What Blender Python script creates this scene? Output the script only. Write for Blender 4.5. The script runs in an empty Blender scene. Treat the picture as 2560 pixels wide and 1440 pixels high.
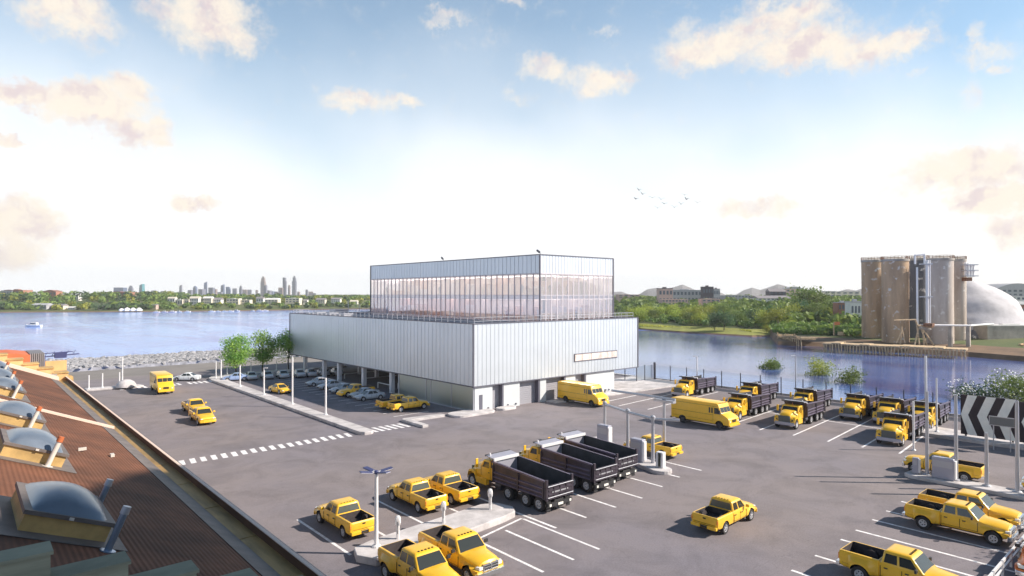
import bpy, bmesh, math, random
from mathutils import Vector, Matrix
random.seed(7)
PI = math.pi; R = math.radians
C = bpy.context.scene.collection
S = bpy.context.scene
# ------------------------------------------------------------------ camera
FPX, CXP, CYP, CAMH = 1576.0, 1280.0, 735.0, 15.5
AF = R(48.8)
FV = Vector((math.cos(AF), math.sin(AF), 0)); RV = Vector((math.sin(AF), -math.cos(AF), 0))
cam_d = bpy.data.cameras.new('camera'); cam = bpy.data.objects.new('camera', cam_d); C.objects.link(cam)
cam.location = (0, 0, CAMH)
cam_d.sensor_width = 36; cam_d.lens = 36 * FPX / 2560; cam_d.clip_start = 0.2; cam_d.clip_end = 30000
cam.rotation_euler = (R(90) + math.atan(15 / FPX), 0, AF - R(90))
S.camera = cam
def at(px, py, z=0.0):
    """world point at height z seen at photo pixel (px, py)"""
    dx = (px - CXP) / FPX; dy = (py - CYP) / FPX
    t = (CAMH - z) / dy
    return Vector((t * (FV.x + dx * RV.x), t * (FV.y + dx * RV.y), z))
def xon(px, y):
    dx = (px - CXP) / FPX
    return y * (FV.x + dx * RV.x) / (FV.y + dx * RV.y)
def yon(px, x):
    dx = (px - CXP) / FPX
    return x * (FV.y + dx * RV.y) / (FV.x + dx * RV.x)
def far(px, t, z=0.0):
    """world point at distance t straight ahead, in the direction of column px"""
    dx = (px - CXP) / FPX
    return Vector((t * (FV.x + dx * RV.x), t * (FV.y + dx * RV.y), z))
def zat(p, py):
    return CAMH - (py - CYP) * (p[0] * FV.x + p[1] * FV.y) / FPX
# ------------------------------------------------------------------ light
SUN_EL = R(34)
sdir2 = (RV * math.cos(R(3)) - FV * math.sin(R(3)))
SUNV = Vector((sdir2.x * math.cos(SUN_EL), sdir2.y * math.cos(SUN_EL), math.sin(SUN_EL)))
sd = bpy.data.lights.new('sun', 'SUN'); sd.energy = 5.0; sd.angle = R(0.6); sd.color = (1.0, 0.90, 0.77)
so = bpy.data.objects.new('sun', sd); C.objects.link(so)
so.rotation_euler = SUNV.to_track_quat('Z', 'Y').to_euler()
W = bpy.data.worlds.new('World'); S.world = W; W.use_nodes = True
NT = W.node_tree; N = NT.nodes; L = NT.links
for n in list(N): N.remove(n)
def nd(t, **k):
    n = N.new(t)
    for a, b in k.items(): setattr(n, a, b)
    return n
def ma(op, a, b=None, c=None, clamp=False):
    n = nd('ShaderNodeMath', operation=op); n.use_clamp = clamp
    for i, v in enumerate((a, b, c)):
        if v is None: continue
        if isinstance(v, (int, float)): n.inputs[i].default_value = v
        else: L.new(v, n.inputs[i])
    return n.outputs[0]
def mixc(f, a, b):
    n = nd('ShaderNodeMix', data_type='RGBA')
    for s, v in ((n.inputs[0], f), (n.inputs[6], a), (n.inputs[7], b)):
        if isinstance(v, (int, float)): s.default_value = v
        elif isinstance(v, tuple): s.default_value = (*v, 1)
        else: L.new(v, s)
    return n.outputs[2]
sky = nd('ShaderNodeTexSky', sky_type='NISHITA'); sky.sun_disc = False; sky.sun_elevation = SUN_EL
sky.sun_rotation = math.atan2(SUNV.x, SUNV.y); sky.altitude = 10; sky.air_density = 1.0; sky.dust_density = 0.2; sky.ozone_density = 1.0
skyc = nd('ShaderNodeVectorMath', operation='SCALE'); L.new(sky.outputs[0], skyc.inputs[0]); skyc.inputs[3].default_value = 0.15
tc = nd('ShaderNodeTexCoord'); sep = nd('ShaderNodeSeparateXYZ'); L.new(tc.outputs['Generated'], sep.inputs[0])
el = ma('ARCSINE', sep.outputs[2]); az = ma('ARCTAN2', sep.outputs[1], sep.outputs[0])
# hazy white air low in the sky
hz = nd('ShaderNodeValToRGB'); nlow = nd('ShaderNodeTexNoise'); nlow.inputs['Scale'].default_value = 2.6; nlow.inputs['Detail'].default_value = 3; L.new(tc.outputs['Generated'], nlow.inputs[0])
L.new(ma('ADD', el, ma('MULTIPLY', ma('SUBTRACT', nlow.outputs[0], .45), .30)), hz.inputs[0])
cr = hz.color_ramp; cr.elements[0].position = 0.10; cr.elements[0].color = (1, 1, 1, 1); cr.elements[1].position = 0.62; cr.elements[1].color = (0, 0, 0, 1)
e = cr.elements.new(0.20); e.color = (.82, .82, .82, 1)
e = cr.elements.new(0.29); e.color = (.46, .46, .46, 1)
e = cr.elements.new(0.40); e.color = (.18, .18, .18, 1)
tint = nd('ShaderNodeVectorMath', operation='MULTIPLY'); L.new(skyc.outputs[0], tint.inputs[0]); tint.inputs[1].default_value = (.80, 1.03, 1.04)
base = mixc(hz.outputs[0], tint.outputs[0], (1.06, 1.08, 1.10))
# warm glow low on the sun's side
warmf = ma('MULTIPLY', ma('SUBTRACT', 1.0, ma('MULTIPLY', ma('ABSOLUTE', ma('SUBTRACT', az, AF - R(40))), 2.2), clamp=True), ma('SUBTRACT', 1.0, ma('MULTIPLY', el, 3.0), clamp=True))
base = mixc(ma('MULTIPLY', warmf, 0.35), base, (1.16, 1.05, 0.90))
uv = nd('ShaderNodeCombineXYZ'); L.new(az, uv.inputs[0]); L.new(el, uv.inputs[1])
def noise(scale, detail, vec, rough=.6, dist=0):
    n = nd('ShaderNodeTexNoise'); n.inputs['Scale'].default_value = scale; n.inputs['Detail'].default_value = detail
    n.inputs['Roughness'].default_value = rough; n.inputs['Distortion'].default_value = dist; L.new(vec, n.inputs['Vector']); return n
n1 = noise(13, 9, uv.outputs[0], .72)
n2 = noise(30, 9, uv.outputs[0], .70)
dsp = nd('ShaderNodeVectorMath', operation='SUBTRACT'); L.new(n1.outputs['Color'], dsp.inputs[0]); dsp.inputs[1].default_value = (.5, .5, .5)
dsc = nd('ShaderNodeVectorMath', operation='SCALE'); L.new(dsp.outputs[0], dsc.inputs[0]); dsc.inputs[3].default_value = 0.085
uvd = nd('ShaderNodeVectorMath', operation='ADD'); L.new(uv.outputs[0], uvd.inputs[0]); L.new(dsc.outputs[0], uvd.inputs[1])
def dirae(px, py):
    dx = (px - CXP) / FPX; dy = (CYP - py) / FPX
    v = FV + RV * dx + Vector((0, 0, dy)); return math.atan2(v.y, v.x), math.asin(dy / v.length)
CLOUDS = [  # where each cloud stands in the sky: centre, half width, half height, strength
 (150,20,130,75,1),(250,70,60,25,.6),(210,70,60,30,.7),(520,35,130,85,1),(590,100,50,40,.9),(400,10,70,40,.7),
 (60,235,120,38,1),(230,265,150,58,1.1),(310,225,70,48,1),(345,325,75,42,1),(480,495,75,28,1.0),(60,545,140,72,1.05),(40,620,110,50,.9),(20,340,40,22,.9),(180,560,90,30,.6),
 (900,250,105,28,.75),(1000,248,70,18,.7),(860,275,50,20,.6),(1115,45,60,20,.65),(1230,60,50,60,.25),(1510,70,50,14,.5),(1290,5,60,12,.5),
 (1370,165,80,24,.75),(1500,210,90,40,.85),(1450,185,60,30,.7),(1560,195,40,25,.7),
 (1770,115,130,50,1),(1960,40,130,50,1),(2010,115,180,55,1),(2150,125,110,48,1),(2250,100,80,45,.9),(1860,90,90,60,.9),
 (2330,30,60,30,.3),(2480,120,90,28,.6),(2440,80,30,30,.5),(2440,235,40,50,.5),(2290,190,30,16,.5),(2530,150,50,20,.6),
 (2420,430,220,60,1.0),(2490,500,150,46,1.15),(1900,515,140,34,.8),(2530,570,80,50,.9),(2250,470,90,24,.6),(1300,235,60,20,.4),(1710,60,40,30,.5)]
def blobs(vec_out):
    acc = None
    for px, py, w, h, s in CLOUDS:
        a0, e0 = dirae(px, py)
        sx = FPX / w / (1 + ((px - CXP) / FPX) ** 2) ** -0.5 / 1.0; sx = FPX * (1 + ((px - CXP) / FPX) ** 2) / w
        sy = FPX * math.sqrt(1 + ((px - CXP) / FPX) ** 2) / h
        m = nd('ShaderNodeMapping', vector_type='POINT'); L.new(vec_out, m.inputs[0])
        m.inputs['Location'].default_value = (-a0 * sx, -e0 * sy, 0); m.inputs['Scale'].default_value = (sx, sy, 0)
        d = nd('ShaderNodeVectorMath', operation='LENGTH'); L.new(m.outputs[0], d.inputs[0])
        v = ma('MULTIPLY', ma('SUBTRACT', 1.45, d.outputs['Value'], clamp=True), s)
        acc = v if acc is None else ma('SMOOTH_MAX', acc, v, 0.15)
    return acc
b1 = blobs(uvd.outputs[0])
dens = ma('ADD', b1, ma('MULTIPLY', ma('SUBTRACT', n2.outputs[0], .5), 1.35))
cm = nd('ShaderNodeMapRange', interpolation_type='SMOOTHSTEP'); L.new(dens, cm.inputs[0]); cm.inputs[1].default_value = .12; cm.inputs[2].default_value = 1.05
# cloud body: light side towards the sun, softer lilac grey in its thick lower middle
n3 = noise(22, 5, uvd.outputs[0], .6)
shf = nd('ShaderNodeMapRange', interpolation_type='SMOOTHSTEP'); L.new(n3.outputs[0], shf.inputs[0]); shf.inputs[1].default_value = .42; shf.inputs[2].default_value = .66
ccol = mixc(ma('MULTIPLY', shf.outputs[0], ma('MULTIPLY', b1, 1.0, clamp=True)), (.98, .88, .75), (.78, .66, .66))
skyout = mixc(ma('MULTIPLY', cm.outputs[0], .93), base, ccol)
zen = nd('ShaderNodeMapRange'); L.new(el, zen.inputs[0]); zen.inputs[1].default_value = .50; zen.inputs[2].default_value = .80; zen.inputs[3].default_value = 1.0; zen.inputs[4].default_value = .50
skz = nd('ShaderNodeVectorMath', operation='SCALE'); L.new(skyout, skz.inputs[0]); L.new(zen.outputs[0], skz.inputs[3])
bg = nd('ShaderNodeBackground'); L.new(skz.outputs[0], bg.inputs[0]); bg.inputs[1].default_value = 0.74
wo = nd('ShaderNodeOutputWorld'); L.new(bg.outputs[0], wo.inputs[0])
S.render.engine = 'CYCLES'
S.view_settings.view_transform = 'Standard'; S.view_settings.look = 'None'; S.view_settings.exposure = 0.55; S.view_settings.gamma = 1
S.cycles.max_bounces = 6; S.cycles.transparent_max_bounces = 12; S.cycles.volume_bounces = 0
S.cycles.sample_clamp_indirect = 6
# ------------------------------------------------------------------ materials
M = {}
def mat(name, col, rough=.6, metal=0, var=0, vscale=3, bump=0, bscale=30, col2=None, coat=0, spec=.5, space='Object', rnd=0, stretch=None, emit=None):
    m = bpy.data.materials.new(name); m.use_nodes = True; t = m.node_tree; n = t.nodes; l = t.links
    b = n['Principled BSDF']; b.inputs['Base Color'].default_value = (*col, 1); b.inputs['Roughness'].default_value = rough
    b.inputs['Metallic'].default_value = metal; b.inputs['Coat Weight'].default_value = coat; b.inputs['Coat Roughness'].default_value = .06
    b.inputs['Specular IOR Level'].default_value = spec
    tcn = n.new('ShaderNodeTexCoord'); vec = tcn.outputs[space]
    if stretch:
        mp = n.new('ShaderNodeMapping'); mp.inputs['Scale'].default_value = stretch; l.new(vec, mp.inputs[0]); vec = mp.outputs[0]
    cur = None
    if var or col2:
        ns = n.new('ShaderNodeTexNoise'); ns.inputs['Scale'].default_value = vscale; ns.inputs['Detail'].default_value = 6; ns.inputs['Roughness'].default_value = .62; l.new(vec, ns.inputs[0])
        mr = n.new('ShaderNodeMapRange'); mr.inputs[1].default_value = .34; mr.inputs[2].default_value = .66; l.new(ns.outputs[0], mr.inputs[0])
        mx = n.new('ShaderNodeMix'); mx.data_type = 'RGBA'; l.new(mr.outputs[0], mx.inputs[0])
        c2 = col2 or tuple(max(0, c * (1 - var)) for c in col); c1 = col if col2 else tuple(min(1, c * (1 + var * .6)) for c in col)
        mx.inputs[6].default_value = (*c1, 1); mx.inputs[7].default_value = (*c2, 1); cur = mx.outputs[2]
    if rnd:
        oi = n.new('ShaderNodeObjectInfo'); hs = n.new('ShaderNodeHueSaturation')
        mr2 = n.new('ShaderNodeMapRange'); l.new(oi.outputs['Random'], mr2.inputs[0]); mr2.inputs[3].default_value = 1 - rnd; mr2.inputs[4].default_value = 1 + rnd
        l.new(mr2.outputs[0], hs.inputs['Value'])
        mr3 = n.new('ShaderNodeMapRange'); l.new(oi.outputs['Random'], mr3.inputs[0]); mr3.inputs[3].default_value = .5 - rnd * .06; mr3.inputs[4].default_value = .5 + rnd * .05
        l.new(mr3.outputs[0], hs.inputs['Hue'])
        if cur: l.new(cur, hs.inputs['Color'])
        else: hs.inputs['Color'].default_value = (*col, 1)
        cur = hs.outputs[0]
    if cur: l.new(cur, b.inputs['Base Color'])
    if bump:
        nb = n.new('ShaderNodeTexNoise'); nb.inputs['Scale'].default_value = bscale; nb.inputs['Detail'].default_value = 4; l.new(vec, nb.inputs[0])
        bp = n.new('ShaderNodeBump'); bp.inputs['Strength'].default_value = bump; bp.inputs['Distance'].default_value = .05; l.new(nb.outputs[0], bp.inputs['Height']); l.new(bp.outputs[0], b.inputs['Normal'])
    if emit:
        b.inputs['Emission Color'].default_value = (*emit, 1); b.inputs['Emission Strength'].default_value = 1
    M[name] = m; return m
def thin_glass(name, tint, fac, rough=.05, gcol=(1, 1, 1)):
    m = bpy.data.materials.new(name); m.use_nodes = True; t = m.node_tree; n = t.nodes; l = t.links
    n.remove(n['Principled BSDF']); out = n['Material Output']
    tr = n.new('ShaderNodeBsdfTransparent'); tr.inputs[0].default_value = (*tint, 1)
    gl = n.new('ShaderNodeBsdfGlossy'); gl.inputs[0].default_value = (*gcol, 1); gl.inputs['Roughness'].default_value = rough
    fr = n.new('ShaderNodeFresnel'); fr.inputs[0].default_value = 1.45
    ad = n.new('ShaderNodeMath'); ad.operation = 'ADD'; ad.use_clamp = True; ad.inputs[1].default_value = fac; l.new(fr.outputs[0], ad.inputs[0])
    mx = n.new('ShaderNodeMixShader'); l.new(ad.outputs[0], mx.inputs[0]); l.new(tr.outputs[0], mx.inputs[1]); l.new(gl.outputs[0], mx.inputs[2]); l.new(mx.outputs[0], out.inputs[0])
    M[name] = m; return m
mat('yellow', (.92, .53, .032), .38, coat=.5, var=.05, vscale=2)
mat('seam', (.045, .028, .012), .7)
mat('orange', (.80, .20, .04), .4, coat=.4)
mat('silver', (.52, .56, .62), .32, .35, coat=.4)
mat('car_white', (.78, .80, .82), .35, coat=.4)
mat('car_blue', (.28, .38, .62), .35, coat=.4)
mat('glass_dark', (.035, .04, .038), .08, spec=.8)
mat('glass_mid', (.10, .12, .11), .1, spec=.8)
mat('tyre', (.035, .033, .036), .85)
mat('rim', (.62, .62, .65), .35, .25)
mat('chrome', (.75, .76, .78), .15, .95)
mat('black_plastic', (.035, .035, .04), .55)
mat('liner', (.055, .045, .048), .7, var=.3, vscale=4)
mat('dump_steel', (.058, .047, .066), .5, .25, var=.3, vscale=1.4, coat=.1); mat('dump_rib_lit', (.14, .115, .17), .42, .2, var=.2, vscale=1.4)  # ribs lighter than the steel: their sunlit tone is put into the colour
mat('dump_inner', (.045, .048, .056), .65, .1, var=.35, vscale=1.2)
mat('shield_grey', (.42, .42, .50), .45, .3)
mat('lamp_red', (.55, .04, .02), .3); mat('lamp_white', (.85, .85, .8), .2); mat('lamp_amber', (.85, .30, .04), .3)
mat('white_metal', (.80, .79, .81), .4, .1)
mat('grey_metal', (.50, .51, .56), .4, .5)
mat('dark_metal', (.09, .09, .11), .5, .4)
mat('navy_metal', (.07, .08, .20), .45, .3)
mat('paint_white', (.84, .82, .84), .75, var=.30, vscale=2.2, space='Object')
mat('concrete', (.56, .53, .54), .85, var=.28, vscale=.7, bump=.15, bscale=14)
mat('bark', (.06, .045, .035), .9)
# ------------------------------------------------------------------ mesh helpers
class MB:
    def __init__(s): s.v = []; s.f = []; s.m = []; s.mi = 0
    def face(s, pts, mi=None):
        i = len(s.v); s.v += [tuple(p) for p in pts]; s.f.append(tuple(range(i, i + len(pts)))); s.m.append(s.mi if mi is None else mi); return s
    def box(s, x0, y0, z0, x1, y1, z1, mi=None):
        i = len(s.v)
        s.v += [(x0,y0,z0),(x1,y0,z0),(x1,y1,z0),(x0,y1,z0),(x0,y0,z1),(x1,y0,z1),(x1,y1,z1),(x0,y1,z1)]
        for q in ((3,2,1,0),(4,5,6,7),(0,1,5,4),(1,2,6,5),(2,3,7,6),(3,0,4,7)): s.f.append(tuple(i + k for k in q)); s.m.append(s.mi if mi is None else mi)
        return s
    def obox(s, c, ax, ay, az, mi=None):
        """oriented box: centre and three half-axis vectors"""
        c = Vector(c); ax, ay, az = Vector(ax), Vector(ay), Vector(az); i = len(s.v)
        for k in ((-1,-1,-1),(1,-1,-1),(1,1,-1),(-1,1,-1),(-1,-1,1),(1,-1,1),(1,1,1),(-1,1,1)): s.v.append(tuple(c + ax*k[0] + ay*k[1] + az*k[2]))
        for q in ((3,2,1,0),(4,5,6,7),(0,1,5,4),(1,2,6,5),(2,3,7,6),(3,0,4,7)): s.f.append(tuple(i + k for k in q)); s.m.append(s.mi if mi is None else mi)
        return s
    def beam(s, p, q, w, h, mi=None):
        p, q = Vector(p), Vector(q); d = (q - p); a = d.normalized(); up = Vector((0, 0, 1)) if abs(a.z) < .95 else Vector((1, 0, 0))
        b = a.cross(up).normalized(); c = b.cross(a); return s.obox((p + q) / 2, d / 2, b * w / 2, c * h / 2, mi)
    def rings(s, rs, mi=None, cap=True):
        n = len(rs[0]); i = len(s.v); mm = s.mi if mi is None else mi
        for r in rs: s.v += [tuple(p) for p in r]
        for a in range(len(rs) - 1):
            for k in range(n): s.f.append((i+a*n+k, i+a*n+(k+1)%n, i+(a+1)*n+(k+1)%n, i+(a+1)*n+k)); s.m.append(mm)
        if cap: s.f.append(tuple(i + k for k in range(n))[::-1]); s.m.append(mm); s.f.append(tuple(i+(len(rs)-1)*n+k for k in range(n))); s.m.append(mm)
        return s
    def tube(s, p, q, r, n=10, r2=None, mi=None):
        p, q = Vector(p), Vector(q); a = (q - p).normalized(); up = Vector((0,0,1)) if abs(a.z) < .95 else Vector((1,0,0))
        b = a.cross(up).normalized(); c = a.cross(b); r2 = r if r2 is None else r2
        return s.rings([[p + (b*math.cos(2*PI*k/n) + c*math.sin(2*PI*k/n)) * r for k in range(n)], [q + (b*math.cos(2*PI*k/n) + c*math.sin(2*PI*k/n)) * r2 for k in range(n)]], mi)
    def lathe(s, c, prof, n=24, axis='z', mi=None, cap=True):
        rs = []
        for r, h in prof:
            ring = []
            for k in range(n):
                a = 2*PI*k/n; u, v = r*math.cos(a), r*math.sin(a)
                ring.append((c[0]+u, c[1]+v, c[2]+h) if axis == 'z' else (c[0]+u, c[1]+h, c[2]-v) if axis == 'y' else (c[0]+h, c[1]+u, c[2]+v))
            rs.append(ring)
        return s.rings(rs, mi, cap)
    def prism(s, poly, z0, z1, mi=None):
        a = sum(poly[i][0]*poly[(i+1)%len(poly)][1]-poly[(i+1)%len(poly)][0]*poly[i][1] for i in range(len(poly)))
        if a < 0: poly = poly[::-1]
        return s.rings([[(p[0], p[1], z0) for p in poly], [(p[0], p[1], z1) for p in poly]], mi)
    def prof(s, poly, y0, y1, mi=None):
        """side profile (x,z) extruded across y"""
        a = sum(poly[i][0]*poly[(i+1)%len(poly)][1]-poly[(i+1)%len(poly)][0]*poly[i][1] for i in range(len(poly)))
        if a > 0: poly = poly[::-1]
        return s.rings([[(p[0], y0, p[1]) for p in poly], [(p[0], y1, p[1]) for p in poly]], mi)
    def fx(s):
        """cab-forward remap used by the dump truck: short nose, cab just ahead of the box"""
        s.v = [((x + 1.62 if x < 2 else 3.62 + (x - 2) * .62), y, z) for x, y, z in s.v]; return s
    def build(s, name, mats, parent=None, smooth=None, bevel=0, seg=2, loc=None):
        me = bpy.data.meshes.new(name); me.from_pydata(s.v, [], s.f)
        mats = mats if isinstance(mats, (list, tuple)) else [mats]
        for m in mats: me.materials.append(M[m] if isinstance(m, str) else m)
        me.polygons.foreach_set('material_index', s.m)
        if bevel:
            bm = bmesh.new(); bm.from_mesh(me); bmesh.ops.remove_doubles(bm, verts=bm.verts, dist=1e-5)
            bmesh.ops.recalc_face_normals(bm, faces=bm.faces)
            es = [e for e in bm.edges if len(e.link_faces) == 2 and e.calc_face_angle(0) > R(28)]
            bmesh.ops.bevel(bm, geom=es, offset=bevel, segments=seg, affect='EDGES', clamp_overlap=True, profile=.5)
            bm.to_mesh(me); bm.free()
        if smooth:
            me.polygons.foreach_set('use_smooth', [True] * len(me.polygons)); me.set_sharp_from_angle(angle=R(smooth))
        me.update(); o = bpy.data.objects.new(name, me); C.objects.link(o)
        if parent: o.parent = parent
        if loc is not None: o.location = loc
        return o
def cut(o, cutters):
    """boolean difference, applied"""
    tmp = []
    for mb in cutters:
        c = mb.build('cutter', list(o.data.materials)); tmp.append(c)
        md = o.modifiers.new('b', 'BOOLEAN'); md.operation = 'DIFFERENCE'; md.object = c; md.solver = 'EXACT'
    dg = bpy.context.evaluated_depsgraph_get(); dg.update()
    me = bpy.data.meshes.new_from_object(o.evaluated_get(dg)); o.modifiers.clear(); old = o.data; o.data = me; bpy.data.meshes.remove(old)
    me.polygons.foreach_set('use_smooth', [True] * len(me.polygons)); me.set_sharp_from_angle(angle=R(32))
    for c in tmp:
        d = c.data; bpy.data.objects.remove(c); bpy.data.meshes.remove(d)
def merge(o, mb, mi):
    """add surface detail (seams, creases) to a part's own mesh"""
    bm = bmesh.new(); bm.from_mesh(o.data); vs = [bm.verts.new(p) for p in mb.v]
    for f in mb.f:
        q = bm.faces.new([vs[i] for i in f]); q.material_index = mi
    bm.to_mesh(o.data); bm.free()
def tag(o, label, cat, group=None, kind=None):
    o['label'] = label; o['category'] = cat
    if group: o['group'] = group
    if kind: o['kind'] = kind
    return o
def thing(name, label, cat, loc=(0,0,0), rz=0, group=None):
    o = bpy.data.objects.new(name, None); C.objects.link(o); o.empty_display_size = .3
    o.location = loc; o.rotation_euler = (0, 0, rz); return tag(o, label, cat, group)
def struct(o): o['kind'] = 'structure'; return o
def copy_tree(o, parent=None):
    c = o.copy(); C.objects.link(c); c.parent = parent
    for ch in o.children: copy_tree(ch, c)
    return c
ORD = 'first second third fourth fifth sixth seventh eighth ninth tenth eleventh twelfth thirteenth fourteenth fifteenth sixteenth seventeenth eighteenth nineteenth twentieth'.split()
TENS = {2: 'twenty', 3: 'thirty', 4: 'forty', 5: 'fifty', 6: 'sixty'}
TENTH = {3: 'thirtieth', 4: 'fortieth', 5: 'fiftieth', 6: 'sixtieth'}
def nth(i):
    if i <= 20: return ORD[i - 1]
    return TENTH[i // 10] if i % 10 == 0 else TENS[i // 10] + '-' + ORD[i % 10 - 1]
def rrect(x0, x1, w, r, z, n=3):
    """rounded rectangle ring, x0..x1, y +-w, at height z"""
    out = []
    for cx, cy, a0 in ((x1 - r, w - r, 0), (x0 + r, w - r, 90), (x0 + r, -w + r, 180), (x1 - r, -w + r, 270)):
        for k in range(n + 1):
            a = R(a0 + 90 * k / n); out.append((cx + r * math.cos(a), cy + r * math.sin(a), z))
    return out
# ------------------------------------------------------------------ vehicles
def wheel(par, x, y, r, w, side, rimr=.6, rimm='rim', dual=0):
    wt = MB(); n = 24; yo = y
    s = side
    prof = [(r*rimr, -w/2), (r*.93, -w/2), (r, -w*.32), (r, w*.32), (r*.93, w/2), (r*rimr, w/2)]
    t = MB(); t.lathe((0, 0, 0), prof, n, 'y', cap=False)
    if dual: t.lathe((0, -s*(w+.06), 0), prof, n, 'y', cap=True)
    o = t.build('wheel', 'tyre', par, smooth=40, loc=(x, yo, r))
    q = MB(); d = s*w*.5
    q.lathe((0, 0, 0), [(r*rimr, -d*.9), (r*rimr, d*.2), (r*rimr, d*.95), (r*rimr*.86, d*.9), (r*rimr*.8, d*.45), (r*.2, d*.55), (r*.17, d*.95), (0.001, d*.98)], n, 'y', 0)
    for k in range(5):
        a = 2*PI*k/5
        q.beam((r*.15*math.cos(a), d*.72, r*.15*math.sin(a)), (r*rimr*.84*math.cos(a), d*.78, r*rimr*.84*math.sin(a)), r*.16, w*.12)
        a += PI/5; q.lathe((r*rimr*.55*math.cos(a), d*.48, r*rimr*.55*math.sin(a)), [(r*.09, 0), (r*.09, d*.08)], 8, 'y', 1)
    q.build('rim', [rimm, 'black_plastic'], o, smooth=40)
    return o
def ring14(x, wl, wt, zb, zt, crown, tr=.06):
    h = [(0, zb), (wl-.10, zb), (wl-.015, zb+.09), (wl, zb+.22), (wl, zb+(zt-zb)*.58), (wt+.01, zt-.10-tr), (wt-.01, zt-tr*.8), (wt-.05, zt-.01), (wt-.14, zt+crown*.25), (wt*.55, zt+crown*.9), (0, zt+crown)]
    return [(x, y, z) for y, z in h] + [(x, -y, z) for y, z in h[-2:0:-1]]
def pickup(p, label, group='yellow pickup trucks of the fleet'):
    HD = p.get('hd'); t = thing('pickup_truck', label, 'pickup truck', group=group)
    col = p.get('col', 'yellow')
    if HD:
        W_, zb, bed, hood, belt, roof, r = 1.0, .52, 1.40, 1.32, 1.36, 2.0, .43
        xr, xb, xc, xf = -2.95, -.88, 1.15, 2.62; wr, wf = -1.82, 1.90; rx0, rx1 = -.74, .62; inner = .82
        st = [(xr, .86, .86, zb+.12, bed-.10, 0), (xr+.05, .96, .95, zb+.06, bed-.02, 0), (xr+.25, 1.0, .97, zb, bed, 0), (wr-.62, 1.0, .97, zb, bed, 0), (wr-.5, 1.16, .97, zb, bed, 0), (wr-.3, 1.22, .97, zb, bed, 0), (wr+.3, 1.22, .97, zb, bed, 0), (wr+.52, 1.16, .97, zb, bed, 0), (wr+.72, 1.0, .97, zb, bed, 0), (xb-.06, .99, .96, zb, bed, 0), (xb-.03, .95, .92, zb+.04, bed-.04, 0), (xb, .95, .92, zb+.04, bed-.05, 0), (xb+.03, .99, .95, zb, belt, 0),
              (.3, 1.0, .95, zb, belt-.02, 0), (xc, .99, .93, zb, belt-.04, .04), (1.3, .99, .86, zb, hood-.07, .12), (1.85, 1.03, .82, zb, hood-.13, .15), (2.3, 1.02, .78, zb, hood-.17, .15), (2.58, .97, .72, zb+.05, hood-.23, .13), (xf+.08, .90, .62, zb+.12, hood-.36, .1)]
    else:
        W_, zb, bed, hood, belt, roof, r = .97, .42, 1.20, 1.15, 1.18, 1.80, .385
        xr, xb, xc, xf = -2.75, -.72, 1.15, 2.6; wr, wf = -1.75, 1.78; rx0, rx1 = -.60, .66; inner = .80
        st = [(xr, .84, .84, zb+.14, bed-.08, 0), (xr+.05, .94, .93, zb+.08, bed-.01, 0), (xr+.25, .97, .95, zb, bed, 0), (wr, .98, .95, zb, bed, 0), (xb-.05, .97, .94, zb, bed-.01, 0), (xb-.025, .93, .9, zb, bed-.05, 0), (xb, .93, .9, zb, bed-.05, 0), (xb+.03, .97, .93, zb, belt, 0),
              (.3, .98, .93, zb, belt, 0), (xc, .97, .91, zb, belt-.03, .03), (1.4, .97, .88, zb, hood-.06, .06), (2.0, .97, .85, zb, hood-.13, .07), (2.4, .95, .80, zb+.02, hood-.20, .07), (xf+.02, .90, .72, zb+.06, hood-.28, .06), (xf+.12, .80, .62, zb+.12, hood-.42, .04)]
    b = MB(); b.rings([ring14(*s_) for s_ in st])
    body = b.build('body', [col, 'liner', 'black_plastic', 'seam'], t, smooth=32)
    cs = []
    c = MB(); c.mi = 1; c.box(xr+.10, -inner, zb+.34, xb-.10, inner, 3); cs.append(c)
    for wx in (wr, wf):
        for s in (-1, 1):
            c = MB(); c.mi = 2; y0, y1 = s*.58, s*1.4
            c.lathe((wx, min(y0, y1), r+.03), [(r*1.17, 0), (r*1.17, .82)], 22, 'y'); cs.append(c)
    cut(body, cs)
    # door seams and body creases
    q = MB()
    for s in (-1, 1):
        for x in ((xb+.05, .18, xc-.03) if HD else (xb+.05, .2, 1.02)):
            q.box(x-.012, s*(1.0 if HD else .975)-.012, zb+.12, x+.012, s*(1.0 if HD else .975)+.012, belt-.16)
        q.box(xb+.05, s*(W_-.02)-.02, zb+.13, xc-.05, s*(W_-.02)+.026, zb+.15)
        q.box(xr+.2, s*(W_-.02)-.02, zb+.24, wr-r*1.3, s*(W_-.02)+.02, zb+.255)
    merge(body, q, 3)
    for s in (-1, 1):
        for x in ((xb+.22, .32) if HD else (xb+.18, .32)):
            h = MB(); h.box(x, s*(W_)-.02, belt-.27, x+.17, s*(W_)+.03, belt-.22); h.build('door_handle', 'black_plastic', t)
    # wheel-house humps inside the bed
    for s in (-1, 1): g = MB(); g.lathe((wr, s*inner-(.22 if s > 0 else 0), zb+.33), [(.40, 0), (.40, .22)], 20, 'y'); g.build('wheel_housing', 'liner', t, smooth=40)
    # cab
    w0, w1 = W_-.06, W_-.22
    z0 = belt-.06
    xb0, xf0 = xb+.04, xc+.02
    def cabring(f, z, ins=0):
        return rrect(xb0+(rx0-xb0)*f+ins, xf0+(rx1-xf0)*f-ins, w0+(w1-w0)*f-ins, .10, z)
    H_ = roof-z0-.10
    cb = MB(); cb.rings([cabring(0, z0), cabring(.5, z0+H_*.5), cabring(1, z0+H_), cabring(1.0, z0+H_+.05, .05), cabring(1, roof-.015, .14), cabring(1, roof, .34)])
    cb.build('cab', col, t, smooth=38)
    def sp(f, x, s): return (x, s*(w0+(w1-w0)*f+.008), z0+H_*f)
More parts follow.
